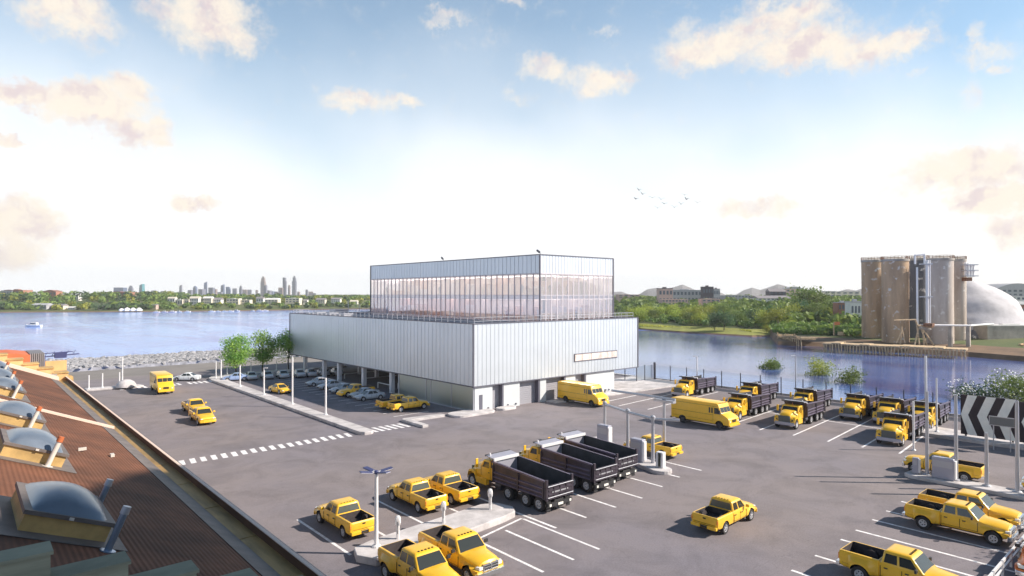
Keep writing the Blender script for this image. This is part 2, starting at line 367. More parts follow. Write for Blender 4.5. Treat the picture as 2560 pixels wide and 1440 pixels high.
    def xs(f, u): a = xb0+(rx0-xb0)*f; bb = xf0+(rx1-xf0)*f; return a+(bb-a)*u
    f0, f1 = .16, .90; pil = .24 if HD else .2
    for s in (-1, 1):
        for (u0, u1, v0, v1) in ((.07, .40, .09, .46), (.46, .90, .53, .90)):
            k = MB(); P = [sp(f0, xs(f0, u0), s), sp(f0, xs(f0, u1), s), sp(f1, xs(f1, v1), s), sp(f1, xs(f1, v0), s)]
            k.face(P if s < 0 else P[::-1]); k.build('side_window', 'glass_dark', t)
    def fx(f, back): return (xb0+(rx0-xb0)*f-.008) if back else (xf0+(rx1-xf0)*f+.008)
    k = MB(); k.face([(fx(.07,0), -(w0-.10), z0+H_*.07), (fx(.07,0), w0-.10, z0+H_*.07), (fx(.93,0), w1-.07, z0+H_*.93), (fx(.93,0), -(w1-.07), z0+H_*.93)]); k.build('windshield', 'glass_dark', t)
    k = MB(); k.face([(fx(.16,1), w0-.12, z0+H_*.16), (fx(.16,1), -(w0-.12), z0+H_*.16), (fx(.9,1), -(w1-.1), z0+H_*.9), (fx(.9,1), w1-.1, z0+H_*.9)]); k.build('rear_window', 'glass_mid', t)
    # lamps on the cab roof
    for i in range(5):
        k = MB(); y = (-.5+.25*i) * (w1*1.1)
        if HD: k.box(rx1-.25, y-.04, roof-.01, rx1-.15, y+.04, roof+.025)
        else: k.box(rx0+.10, y-.05, roof-.012, rx0+.15, y+.05, roof+.012)
        k.build('marker_light', 'black_plastic' if not HD else 'seam', t)
    # front
    fx_ = xf+.08 if HD else xf+.10
    k = MB()
    if HD:
        k.box(fx_-.2, -.52, zb+.24, fx_+.05, .52, hood-.20, 0); k.box(fx_+.03, -.46, zb+.29, fx_+.065, .46, hood-.26, 1)
        k.box(fx_+.05, -.04, zb+.27, fx_+.085, .04, hood-.25, 0); k.box(fx_+.05, -.46, zb+.40, fx_+.085, .46, zb+.45, 0)
    else:
        k.box(fx_-.2, -.48, zb+.22, fx_+.03, .48, hood-.46, 0); k.box(fx_+.02, -.42, zb+.25, fx_+.04, .42, hood-.49, 1)
    k.build('grille', ['chrome' if HD else col, 'black_plastic'], t, bevel=.01)
    for s in (-1, 1):
        k = MB(); k.obox((fx_-.10, s*.70, zb+(.42 if HD else .32)), (.12, s*-.05, 0), (0, .13, 0), (0, 0, .09)); k.build('headlight', 'lamp_white' if HD else 'lamp_white', t, bevel=.02)
        k = MB(); k.box(xr-.015, s*.90-.055, zb+.38, xr+.08, s*.90+.055, bed-.16); k.build('taillight', 'lamp_amber', t, bevel=.015)
        k = MB(); k.obox((xc-.28, s*(W_+.16), belt+.10), (.05, 0, 0), (0, .11, 0), (0, 0, .09)); k.tube((xc-.28, s*(W_-.08), belt+.02), (xc-.28, s*(W_+.12), belt+.06), .02, 6)
        k.build('mirror', 'black_plastic' if HD else col, t, bevel=.015)
    k = MB(); k.prism([(fx_-.1, -.97*W_), (fx_+.10, -.9*W_), (fx_+.18, -.5), (fx_+.18, .5), (fx_+.10, .9*W_), (fx_-.1, .97*W_)], zb-.06, zb+.20); k.build('front_bumper', 'chrome' if HD else col, t, bevel=.025)
    k = MB(); k.box(xr-.16, -.93*W_, zb+.02, xr+.04, -.26, zb+.22); k.box(xr-.16, .26, zb+.02, xr+.04, .93*W_, zb+.22); k.box(xr-.11, -.26, zb+.03, xr+.04, .26, zb+.2, 1)
    k.build('rear_bumper', ['chrome' if HD else col, 'black_plastic'], t, bevel=.015)
    k = MB(); k.box(xr-.02, -.10, bed-.22, xr+.02, .10, bed-.13); k.box(xr-.012, -.78, zb+.28, xr+.03, .78, zb+.30); k.build('tailgate_handle', 'seam', t)
    for wx in (wr, wf):
        for s in (-1, 1):
            y = s*(W_-.14) if not (HD and wx == wr) else s*(W_+.02)
            wheel(t, wx, y, r, .27, s, .56 if HD else .62, 'rim', dual=(HD and wx == wr))
    ch = MB(); ch.box(wr-.8, -.5, .34, wf+.3, .5, zb+.1); ch.tube((wr, -.8, r), (wr, .8, r), .08); ch.tube((wf, -.8, r), (wf, .8, r), .07); ch.build('chassis', 'black_plastic', t)
    return t
def van():
    t = thing('step_van', 'van', 'step van', group='yellow step vans of the fleet')
    P = [(-4.15, .52), (-4.15, 2.78), (-4.05, 2.88), (1.95, 2.88), (2.2, 2.78), (2.32, 2.45), (2.62, 1.78), (3.35, 1.42), (3.55, 1.2), (3.6, .6), (3.5, .52)]
    b = MB(); b.prof(P, -1.12, 1.12); body = b.build('body', ['yellow', 'yellow', 'black_plastic', 'seam'], t, smooth=30, bevel=.06, seg=3)
    cs = []
    for wx in (-2.55, 2.35):
        for s in (-1, 1):
            c = MB(); c.mi = 2; c.lathe((wx, min(s*.75, s*1.5), .44), [(.52, 0), (.52, .75)], 22, 'y'); cs.append(c)
    cut(body, cs)
    q = MB()
    for s in (-1, 1):
        y = s*1.122
        q.box(-4.1, y-.006, 1.52, 1.55, y+.008, 1.55); q.box(-4.1, y-.006, 2.50, 2.1, y+.008, 2.53); q.box(1.55, y-.006, .75, 1.57, y+.008, 2.5); q.box(-3.8, y-.006, .86, 1.5, y+.006, .875)
    merge(body, q, 3)
    for s in (-1, 1):
        y = s*1.125
        for (a, c, z0_, z1_) in ((1.02, 1.22, 1.72, 2.35), (1.34, 1.52, 1.72, 2.35)):
            k = MB(); k.box(a, y-.008, z0_, c, y+.008, z1_); k.build('side_window', 'glass_dark', t)
        k = MB(); k.face([(1.72, y+s*.006, 1.68), (2.50, y+s*.006, 1.68), (2.22, y+s*.006, 2.36), (1.72, y+s*.006, 2.36)][::(1 if s < 0 else -1)]); k.build('side_window', 'glass_dark', t)
        k = MB(); k.beam((2.45, s*1.12, 1.75), (2.62, s*1.42, 1.95), .03, .03); k.box(2.58, s*1.42-.1, 1.75, 2.64, s*1.42+.1, 2.2); k.build('mirror', 'black_plastic', t)
        k = MB(); k.box(3.50, s*.84-.1, .85, 3.61, s*.84+.1, 1.05); k.build('headlight', 'lamp_white', t, bevel=.02)
        k = MB(); k.box(-4.18, s*.98-.06, 1.0, -4.12, s*.98+.06, 1.35); k.build('taillight', 'lamp_red', t)
    for y0, y1 in ((-1.0, -.35), (-.30, .30), (.35, 1.0)):
        k = MB(); n = Vector((.91, 0, .41)) * .012
        k.face([Vector((2.585, y0, 1.86))+n, Vector((2.585, y1, 1.86))+n, Vector((2.345, y1, 2.40))+n, Vector((2.345, y0, 2.40))+n]); k.build('windshield', 'glass_dark', t)
    k = MB(); k.box(3.56, -.38, .86, 3.625, .38, 1.16); k.build('grille', 'seam', t)
    for i in range(5): k = MB(); k.box(2.1, -.8+.36*i, 2.83, 2.2, -.72+.36*i, 2.90); k.build('marker_light', 'lamp_amber', t)
    k = MB(); k.box(3.5, -1.1, .42, 3.72, 1.1, .62); k.build('front_bumper', 'yellow', t, bevel=.03)
    k = MB(); k.box(-4.30, -1.1, .42, -4.1, 1.1, .6); k.build('rear_bumper', 'dark_metal', t, bevel=.02)
    for y0, y1 in ((-.95, -.01), (.01, .95)): k = MB(); k.box(-4.17, y0, .8, -4.155, y1, 2.45); k.build('rear_door', 'yellow', t)
    for wx in (-2.55, 2.35):
        for s in (-1, 1): wheel(t, wx, s*.98, .42, .26, s, .55, 'dark_metal')
    k = MB(); k.box(-3.8, -.7, .35, 3.2, .7, .56); k.build('chassis', 'black_plastic', t)
    return t
def dump():
    t = thing('dump_truck', 'dump', 'dump truck', group='dump trucks of the fleet')
    # hood and cab (front at +x)
    b = MB(); b.rings([ring14(1.9, 1.0, .80, 1.0, 1.95, .05), ring14(2.6, .98, .74, .95, 1.88, .07), ring14(3.5, .96, .66, .9, 1.72, .10), ring14(4.1, .92, .60, .9, 1.55, .1), ring14(4.35, .78, .5, 1.0, 1.32, .05)])
    hood = b.fx().build('hood', ['yellow', 'yellow', 'black_plastic', 'seam'], t, smooth=40)
    P = [(.35, .9), (.35, 2.38), (.5, 2.45), (1.45, 2.45), (1.6, 2.36), (1.98, 1.80), (2.0, .9)]
    b = MB(); b.prof(P, -1.0, 1.0); cab = b.fx().build('cab', ['yellow', 'yellow', 'black_plastic', 'seam'], t, smooth=30, bevel=.09, seg=3)
    for s in (-1, 1):
        b = MB(); ys = s*1.0
        b.rings([[(x, ys*.60, z), (x, ys*1.18, z-.05), (x, ys*1.20, z-.22), (x, ys*.62, z-.28)][::s] for x, z in ((2.55, .95), (2.7, 1.25), (3.0, 1.42), (3.5, 1.45), (3.95, 1.38), (4.2, 1.15), (4.28, .85))])
        b.box(1.05, min(ys*.85, ys*1.17), .50, 2.7, max(ys*.85, ys*1.17), .98)
        b.fx().build('fender', 'yellow', t, smooth=50)
    for s in (-1, 1):
        y = s*1.006
        k = MB(); k.face([(.85, y, 1.80), (1.72, y, 1.80), (1.45, y, 2.27), (.85, y, 2.27)][::(1 if s < 0 else -1)]); k.fx().build('side_window', 'glass_dark', t)
        k = MB(); k.box(1.85, y-.006, 1.1, 1.87, y+.006, 1.85); k.box(.70, y-.006, .95, .72, y+.006, 2.5); k.box(.5, y-.006, 1.9, .62, y+.01, 2.45); merge(cab, k.fx(), 3)
        k = MB(); k.box(.80, y-.02, 1.45, .95, y+.03, 1.5); k.fx().build('door_handle', 'black_plastic', t)
        k = MB(); k.beam((1.75, s*1.0, 1.9), (2.0, s*1.32, 2.0), .03, .03); k.beam((1.75, s*1.0, 2.4), (2.0, s*1.32, 2.38), .03, .03); k.box(1.94, s*1.34-.11, 1.75, 2.06, s*1.34+.11, 2.45); k.fx().build('mirror', 'yellow', t, bevel=.02)
        k = MB(); k.obox((4.22, s*.82, 1.02), (.06, 0, 0), (0, .14, 0), (0, 0, .1)); k.fx().build('headlight', 'glass_dark', t, bevel=.02)
        k = MB(); k.tube((-.7, s*.85, .72), (.0, s*.85, .72), .30, 16); k.fx().build('fuel_tank', 'dark_metal', t, smooth=40)
    n = Vector((.87, 0, .49)) * .014
    def wp(f, y): return Vector((1.98-.38*f, y, 1.80+.57*f)) + n
    k = MB(); k.face([wp(.10, -.86), wp(.10, .86), wp(.92, .80), wp(.92, -.80)]); k.fx().build('windshield', 'glass_dark', t)
    k = MB(); k.box(4.2, -.66, .78, 4.44, .66, 1.50, 0)
    for i in range(5): k.box(4.44, -.58, .86+.12*i, 4.455, .58, .90+.12*i, 1)
    k.fx().build('grille', ['glass_mid', 'dark_metal'], t, bevel=.03)
    k = MB(); k.prism([(4.1, -1.15), (4.45, -1.1), (4.62, -.7), (4.62, .7), (4.45, 1.1), (4.1, 1.15)], .45, .80); k.fx().build('front_bumper', 'shield_grey', t, bevel=.04)
    k = MB(); k.tube((1.0, 0, 2.41), (1.0, 0, 2.70), .02, 8); k.tube((1.0, 0, 2.43), (1.0, 0, 2.52), .06, 8); k.fx().build('beacon', 'lamp_amber', t)
    for y in (-.5, -.25, .25, .5): k = MB(); k.box(1.35, y-.05, 2.43, 1.45, y+.05, 2.48); k.fx().build('marker_light', 'lamp_amber', t)
    # chassis
    k = MB(); k.box(-4.2, -.45, .62, 4.9, .45, .90); k.box(-4.35, -1.2, .50, -4.2, 1.2, .78); k.box(-4.3, -.55, .4, -4.22, .55, .62)
    for x in (4.42, .0, -1.95, -3.35): k.tube((x, -1.1, .52), (x, 1.1, .52), .09, 8)
    k.build('chassis', 'black_plastic', t)
    for s in (-1, 1):
        k = MB(); k.box(-4.38, s*1.0-.09, .55, -4.34, s*1.0+.09, .72, 0); k.build('taillight', 'lamp_white', t)
        k = MB(); k.box(-4.16, s*.98-.2, .18, -4.12, s*.98+.2, .9); k.build('mud_flap', 'black_plastic', t)
    k = MB(); k.box(-4.385, -.25, .52, -4.345, .25, .68); k.build('number_plate', 'lamp_white', t)
    # dump body
    x0, x1, w, zf, zt, ztr = -4.25, 1.72, 1.27, 1.02, 2.62, 2.35
    k = MB(); T = .07
    k.box(x0, -w, zf, x1, w, zf+.10, 0); k.box(x0+.01, -w+T, zf+.10, x1-T, w-T, zf+.12, 1)
    for s in (-1, 1):
        a, c = sorted((s*w, s*(w-T)))
        k.rings([[(x0, a, zf), (x0, c, zf), (x0, c, ztr), (x0, a, ztr)], [(x1, a, zf), (x1, c, zf), (x1, c, zt), (x1, a, zt)]][::-1], 0)
        k.rings([[(x0+.02, s*(w-T-.012), zf+.12), (x0+.02, s*(w-T-.012)+.004, zf+.12), (x0+.02, s*(w-T-.012)+.004, ztr-.02), (x0+.02, s*(w-T-.012), ztr-.02)], [(x1-.08, s*(w-T-.012), zf+.12), (x1-.08, s*(w-T-.012)+.004, zf+.12), (x1-.08, s*(w-T-.012)+.004, zt-.02), (x1-.08, s*(w-T-.012), zt-.02)]], 1)
        # horizontal pressed ribs
        for j, (za, zb_) in enumerate(((1.10, 1.22), (1.38, 1.52), (1.72, 1.86))):
            k.rings([[(x, s*w, za), (x, s*(w+.085), za+.02), (x, s*(w+.085), zb_-.05), (x, s*w, zb_)][::s] for x in (x0+.28, x1-.18)], 3)
        k.rings([[(x, s*w, z-.14), (x, s*(w+.09), z-.12), (x, s*(w+.09), z), (x, s*(w-T), z+.01)][::s] for x, z in ((x0, ztr), (x1, zt))], 3)
        for x in (x0+.08, x0+.30, (x0+x1)/2, x1-.12):
            k.box(x-.07, min(s*w, s*(w+.10)), zf, x+.07, max(s*w, s*(w+.10)), 2.30, 0)
        k.box(x0-.08, min(s*(w-.08), s*(w+.10)), zf-.05, x0+.06, max(s*(w-.08), s*(w+.10)), ztr+.10, 0)
    k.box(x1-T, -w, zf, x1, w, zt+.12, 0); k.box(x1-T-.012, -w+T, zf+.12, x1-T-.002, w-T, zt+.1, 2)
    bedo = k.build('dump_body', ['dump_steel', 'dump_inner', 'shield_grey', 'dump_rib_lit'], t)
    k = MB()
    k.box(x0-.07, -w+.10, zf+.02, x0+.02, w-.10, 2.02, 0)
    for z in (1.10, 1.38, 1.66, 1.93): k.box(x0-.12, -w+.10, z-.045, x0-.065, w-.10, z+.045, 0)
    for z in (1.98, 1.2): k.tube((x0-.14, -w, z), (x0-.14, w, z), .03, 8, mi=1)
    k.box(x0-.10, -.8, 1.47, x0-.072, .8, 1.57, 1)
    for y in (-.62, 0, .62): k.box(x0-.12, y-.04, zf+.02, x0-.065, y+.04, 2.0, 0)
    k.build('tailgate', ['dump_steel', 'grey_metal'], t)
    k = MB(); zz = zt+.10
    k.rings([[(x, -w, z), (x, w, z), (x, w, z+.07), (x, -w, z+.07)] for x, z in ((x1-.10, zz), (x1+.9, zz+.10))], 0)
    k.box(x1-.22, -w, zt-.02, x1-.08, w, zz+.10, 1); k.tube((x1+.88, -w, zz+.14), (x1+.88, w, zz+.14), .07, 10, mi=2)
    k.tube((x1+.6, w-.25, zz+.14), (x1+.6, w-.25, zz+.34), .07, 8, mi=1)
    k.build('cab_shield', ['shield_grey', 'white_metal', 'black_plastic'], bedo)
    for s in (-1, 1):
        wheel(t, 4.42, s*1.03, .52, .30, s, .55, 'white_metal')
        for x in (0, -1.95, -3.35): wheel(t, x, s*1.08, .52, .28, s, .58, 'rim', dual=1)
    return t
def car(col, label, group=None):
    t = thing('parked_car', label, 'car', group=group)
    st = [(-2.3, .70, .68, .38, .72, .02), (-2.22, .82, .74, .28, .88, .03), (-1.9, .88, .78, .24, .95, .03), (-1.2, .90, .82, .22, .96, .02), (0, .91, .83, .21, .93, .02), (.9, .90, .80, .22, .90, .03), (1.6, .88, .72, .24, .80, .05), (2.1, .82, .6, .28, .66, .05), (2.3, .68, .45, .36, .55, .02)]
    b = MB(); b.rings([ring14(*s_) for s_ in st]); body = b.build('body', [col, col, 'black_plastic', 'seam'], t, smooth=35)
    cs = []
    for wx in (-1.38, 1.38):
        for s in (-1, 1):
            c = MB(); c.mi = 2; c.lathe((wx, min(s*.6, s*1.2), .33), [(.375, 0), (.375, .6)], 22, 'y'); cs.append(c)
    cut(body, cs)
    z0, z1 = .86, 1.36; A = (-1.65, 1.15, .80); B = (-.75, .28, .60)
    def rg(f, z, ins=0): return rrect(A[0]+(B[0]-A[0])*f+ins, A[1]+(B[1]-A[1])*f-ins, A[2]+(B[2]-A[2])*f-ins, .14, z)
    k = MB(); k.rings([rg(0, z0), rg(.5, (z0+z1)/2), rg(1, z1), rg(1, z1+.05, .1), rg(1, z1+.07, .3)]); k.build('cabin', col, t, smooth=45)
    def sp(f, u, s): a = A[0]+(B[0]-A[0])*f; c = A[1]+(B[1]-A[1])*f; return (a+(c-a)*u, s*(A[2]+(B[2]-A[2])*f+.008), z0+(z1-z0)*f)
    for s in (-1, 1):
        for u0, u1, v0, v1 in ((.16, .48, .08, .47), (.51, .84, .51, .93)):
            k = MB(); P = [sp(.14, u0, s), sp(.14, u1, s), sp(.92, v1, s), sp(.92, v0, s)]; k.face(P if s < 0 else P[::-1]); k.build('side_window', 'glass_dark', t)
        k = MB(); k.obox((2.12, s*.62, .58), (.1, -s*.06, 0), (0, .1, 0), (0, 0, .05)); k.build('headlight', 'lamp_white', t, bevel=.01)
        k = MB(); k.obox((-2.22, s*.66, .72), (.05, s*.03, 0), (0, .12, 0), (0, 0, .06)); k.build('taillight', 'lamp_red', t, bevel=.01)
        k = MB(); k.obox((.75, s*.98, .98), (.05, 0, 0), (0, .08, 0), (0, 0, .06)); k.build('mirror', col, t, bevel=.01)
        k = MB()
        for x in (-.75, .08, .95): k.box(x, s*.905-.01, .42, x+.018, s*.905+.008, .86)
        merge(body, k, 3)
    def ex(f, back): return (A[0]+(B[0]-A[0])*f-.01) if back else (A[1]+(B[1]-A[1])*f+.01)
    def hw(f): return A[2]+(B[2]-A[2])*f-.12
    for nm, bk in (('windshield', 0), ('rear_window', 1)):
        k = MB(); P = [(ex(.1, bk), -hw(.1), z0+(z1-z0)*.1), (ex(.1, bk), hw(.1), z0+(z1-z0)*.1), (ex(.93, bk), hw(.93), z0+(z1-z0)*.93), (ex(.93, bk), -hw(.93), z0+(z1-z0)*.93)]
        k.face(P[::-1] if bk else P); k.build(nm, 'glass_dark', t)
    k = MB(); k.box(2.15, -.4, .36, 2.31, .4, .50); k.build('grille', 'black_plastic', t, bevel=.01)
    for wx in (-1.38, 1.38):
        for s in (-1, 1): wheel(t, wx, s*.80, .33, .21, s, .62)
    k = MB(); k.box(-1.8, -.55, .2, 1.8, .55, .35); k.build('chassis', 'black_plastic', t)
    return t
def put(src, px, py, ang, label, used, dz=0, group=None, xy=None, sc=1):
    """place a vehicle: (px,py) photo column and row of the ground under its middle"""
    o = src if src not in used else copy_tree(src)
    used.add(src); p = at(px, py) if xy is None else Vector((*xy, 0))
    o.location = (p.x, p.y, dz); o.rotation_euler = (0, 0, R(ang)); o['label'] = label; o.scale = (sc, sc, sc)
    if group: o['group'] = group
    return o
USED = set()
# ------------------------------------------------------------------ the setting
mat('asphalt', (.236, .200, .198), .88, col2=(.188, .174, .206), vscale=.035, bump=.25, bscale=22)
def asphalt_detail(m):
    t = m.node_tree; n = t.nodes; l = t.links; b = n['Principled BSDF']
    old = b.inputs['Base Color'].links[0].from_socket
    tcn = n.new('ShaderNodeTexCoord')
    g = n.new('ShaderNodeTexNoise'); g.inputs['Scale'].default_value = 9; g.inputs['Detail'].default_value = 8; g.inputs['Roughness'].default_value = .8; l.new(tcn.outputs['Object'], g.inputs[0])
    mr = n.new('ShaderNodeMapRange'); mr.inputs[1].default_value = .3; mr.inputs[2].default_value = .7; mr.inputs[3].default_value = .76; mr.inputs[4].default_value = 1.22; l.new(g.outputs[0], mr.inputs[0])
    # tyre-worn, oil and patch marks
    p = n.new('ShaderNodeTexNoise'); p.inputs['Scale'].default_value = .22; p.inputs['Detail'].default_value = 5; p.inputs['Roughness'].default_value = .7; p.inputs['Distortion'].default_value = .8; l.new(tcn.outputs['Object'], p.inputs[0])
    pr = n.new('ShaderNodeMapRange'); pr.inputs[1].default_value = .42; pr.inputs[2].default_value = .70; pr.inputs[3].default_value = 1.10; pr.inputs[4].default_value = .80; l.new(p.outputs[0], pr.inputs[0])
    mu = n.new('ShaderNodeMath'); mu.operation = 'MULTIPLY'; l.new(mr.outputs[0], mu.inputs[0]); l.new(pr.outputs[0], mu.inputs[1])
    # fine cracks
    v = n.new('ShaderNodeTexVoronoi'); v.feature = 'DISTANCE_TO_EDGE'; v.inputs['Scale'].default_value = .11
    dn = n.new('ShaderNodeTexNoise'); dn.inputs['Scale'].default_value = .6; dn.inputs['Detail'].default_value = 6; l.new(tcn.outputs['Object'], dn.inputs[0])
    ad = n.new('ShaderNodeVectorMath'); ad.operation = 'MULTIPLY_ADD'; l.new(dn.outputs['Color'], ad.inputs[0]); ad.inputs[1].default_value = (5, 5, 5); l.new(tcn.outputs['Object'], ad.inputs[2]); l.new(ad.outputs[0], v.inputs['Vector'])
    cr_ = n.new('ShaderNodeMapRange'); cr_.inputs[1].default_value = .0; cr_.inputs[2].default_value = .005; cr_.inputs[3].default_value = .80; cr_.inputs[4].default_value = 1; l.new(v.outputs[0], cr_.inputs[0])
    mu2 = n.new('ShaderNodeMath'); mu2.operation = 'MULTIPLY'; l.new(mu.outputs[0], mu2.inputs[0]); l.new(cr_.outputs[0], mu2.inputs[1])
    sc = n.new('ShaderNodeVectorMath'); sc.operation = 'SCALE'; l.new(old, sc.inputs[0]); l.new(mu2.outputs[0], sc.inputs[3]); l.new(sc.outputs[0], b.inputs['Base Color'])
asphalt_detail(M['asphalt'])
mat('shore_ground', (.23, .21, .20), .9, var=.2, vscale=.08, bump=.2, bscale=4)
mat('rock', (.36, .355, .375), .85, var=.55, vscale=.7)
mat('mud', (.20, .125, .075), .8, var=.35, vscale=.15)
mat('grass_land', (.075, .11, .03), .9, var=.4, vscale=.05, col2=(.13, .14, .05))
mat('marsh', (.58, .58, .10), .9, var=.3, vscale=.4)
# water
m = bpy.data.materials.new('water'); m.use_nodes = True; M['water'] = m; t = m.node_tree; n = t.nodes; l = t.links; b = n['Principled BSDF']
b.inputs['Roughness'].default_value = .12; b.inputs['IOR'].default_value = 1.33; b.inputs['Specular IOR Level'].default_value = .20
g = n.new('ShaderNodeNewGeometry'); mp = n.new('ShaderNodeMapping'); mp.inputs['Rotation'].default_value = (0, 0, -AF); mp.inputs['Scale'].default_value = (.045, .012, .03); l.new(g.outputs['Position'], mp.inputs[0])
ns = n.new('ShaderNodeTexNoise'); ns.inputs['Scale'].default_value = 1; ns.inputs['Detail'].default_value = 7; ns.inputs['Roughness'].default_value = .6; ns.inputs['Distortion'].default_value = .6; l.new(mp.outputs[0], ns.inputs[0])
rp = n.new('ShaderNodeValToRGB'); l.new(ns.outputs[0], rp.inputs[0]); rp.color_ramp.elements[0].position = .36; rp.color_ramp.elements[0].color = (.13, .19, .58, 1); rp.color_ramp.elements[1].position = .62; rp.color_ramp.elements[1].color = (.24, .42, .86, 1)
l.new(rp.outputs[0], b.inputs['Base Color'])
mp2 = n.new('ShaderNodeMapping'); mp2.inputs['Rotation'].default_value = (0, 0, -AF); mp2.inputs['Scale'].default_value = (.9, .28, .9); l.new(g.outputs['Position'], mp2.inputs[0])
nb = n.new('ShaderNodeTexNoise'); nb.inputs['Scale'].default_value = 1.0; nb.inputs['Detail'].default_value = 5; nb.inputs['Roughness'].default_value = .55; l.new(mp2.outputs[0], nb.inputs[0])
bp = n.new('ShaderNodeBump'); bp.inputs['Strength'].default_value = .55; bp.inputs['Distance'].default_value = .35; l.new(nb.outputs[0], bp.inputs['Height']); l.new(bp.outputs[0], b.inputs['Normal'])
WZ = -2.5
k = MB(); k.face([(-14000, -14000, WZ), (14000, -14000, WZ), (14000, 14000, WZ), (-14000, 14000, WZ)]); struct(k.build('water', 'water'))
# calmer, darker creek on the right
m = M['water'].copy(); m.name = 'creek_water'; M['creek'] = m; n = m.node_tree.nodes; b = n['Principled BSDF']; b.inputs['Roughness'].default_value = .05; b.inputs['Specular IOR Level'].default_value = .75
for q in n:
    if q.type == 'BUMP': q.inputs['Strength'].default_value = .16
    if q.type == 'VALTORGB': q.color_ramp.elements[0].color = (.055, .075, .26, 1); q.color_ramp.elements[1].color = (.11, .19, .48, 1)
k = MB(); k.face([(96, -300, WZ + .01), (900, -300, WZ + .01), (420, 190, WZ + .01), (96, 190, WZ + .01)]); struct(k.build('creek', 'creek'))
# the yard: one asphalt slab with a river wall along its right side
k = MB(); k.box(-60, -60, -4, 95.2, 136, 0); struct(k.build('lot', 'asphalt'))
k = MB(); k.rings([[(-60, y, -4) , (130, y, -4), (130, y, z), (-60, y, z)] for y, z in ((136.01, -.03), (153, -.10), (158, -.9))]); struct(k.build('shore_ground', 'shore_ground'))
k = MB(); k.rings([[(-60, y, -4) , (118, y, -4), (118, y, z), (-60, y, z)] for y, z in ((163.4, -.52), (208, -2.3), (216, -3.4))]); struct(k.build('shore_slope', 'rock'))
k = MB(); k.box(94.7, -60, -4.2, 95.4, 136, .22); k.box(95.4, -60, -4.2, 96.6, 136, -.9); tag(k.build('river_wall', 'concrete'), 'low concrete wall along the river side of the truck bays', 'wall')
# rocks of the revetment: a rubble mass nobody could count
bm = bmesh.new(); bmesh.ops.create_icosphere(bm, subdivisions=1, radius=1); ico_v = [v.co.copy() for v in bm.verts]; ico_f = [tuple(v.index for v in f.verts) for f in bm.faces]; bm.free()
k = MB()
for i in range(11000):
    x = random.uniform(-10, 112); y = random.triangular(161, 212, 186) + 1.5 * math.sin(x * .15); s = random.triangular(.18, .95, .32)
    z = -.40 - max(0, y - 163) * .040; n0 = len(k.v)
    mtx = Matrix.Translation((x, y, z)) @ Matrix.Rotation(random.uniform(0, 6), 4, 'Z') @ Matrix.Rotation(random.uniform(-.5, .5), 4, 'X') @ Matrix.Diagonal((s * random.uniform(.7, 1.5), s, s * random.uniform(.35, .6), 1))
    for c in ico_v: v = mtx @ (c * random.uniform(.78, 1.12)); k.v.append((v.x, v.y, v.z))
    for f in ico_f: k.f.append(tuple(q + n0 for q in f)); k.m.append(0)
tag(k.build('shore_rocks', 'rock'), 'band of pale rubble rocks along the water behind the yard', 'rocks', kind='stuff')
# far shores
def terrain(name, pts, rings, mats, zf):
    k = MB(); P = []
    for j, (mul, add) in enumerate(rings):
        row = []
        for i, (px, py) in enumerate(pts):
            p = at(px, py, WZ); d = math.hypot(p.x, p.y); u = p / d; dd = d * mul + add
            row.append(Vector((u.x * dd, u.y * dd, zf(j, i, dd))))
        P.append(row)
    for j in range(len(P) - 1):
        for i in range(len(pts) - 1): k.face([P[j][i], P[j][i+1], P[j+1][i+1], P[j+1][i]], 0 if j else 1)
    return k
ptsL = [(-900, 790), (-500, 786), (0, 782), (150, 781), (300, 780.5), (480, 779), (650, 777), (800, 775), (925, 773), (1060, 773), (1200, 776)]
k = terrain('far_bank', ptsL, [(1, 0), (1, 8), (1, 60), (1, 200), (1, 500), (1, 1200), (1, 4000), (1, 11000)], None, lambda j, i, d: [-3.1, -1.7, 2.0, 7.0, 10.0, 8, 8, 6][j] + (1.2 * math.sin(i * 2.1 + j) if 1 < j < 6 else 0))
k.v = [(x, y, z) for x, y, z in k.v]
struct(k.build('far_bank', ['grass_land', 'mud'], smooth=80))
ptsR = [(1150, 800), (1400, 802), (1535, 806), (1600, 824), (1700, 832), (1800, 838), (1880, 843), (1925, 842), (1945, 864), (2060, 868), (2200, 880), (2420, 893), (2560, 905), (2800, 925), (3200, 960)]
k = terrain('near_bank', ptsR, [(1, 0), (1, 3), (1, 20), (1, 60), (1, 150), (1, 400), (1, 1200), (1, 4000), (1, 11000)], None, lambda j, i, d: [-3.2, -1.9 if i < 8 else -1.2, -.2, 1.5, 5.5, 9.5, 9, 8, 6][j])
k.m = [1 if (f % 14 >= 7 and f // 14 <= 1) else 2 if (2 <= f % 14 <= 6 and f // 14 == 1) else m_ for f, m_ in enumerate(k.m)]
mat('marsh_ground', (.26, .27, .06), .9, var=.3, vscale=.15)
struct(k.build('creek_bank', ['grass_land', 'mud', 'marsh_ground'], smooth=80))
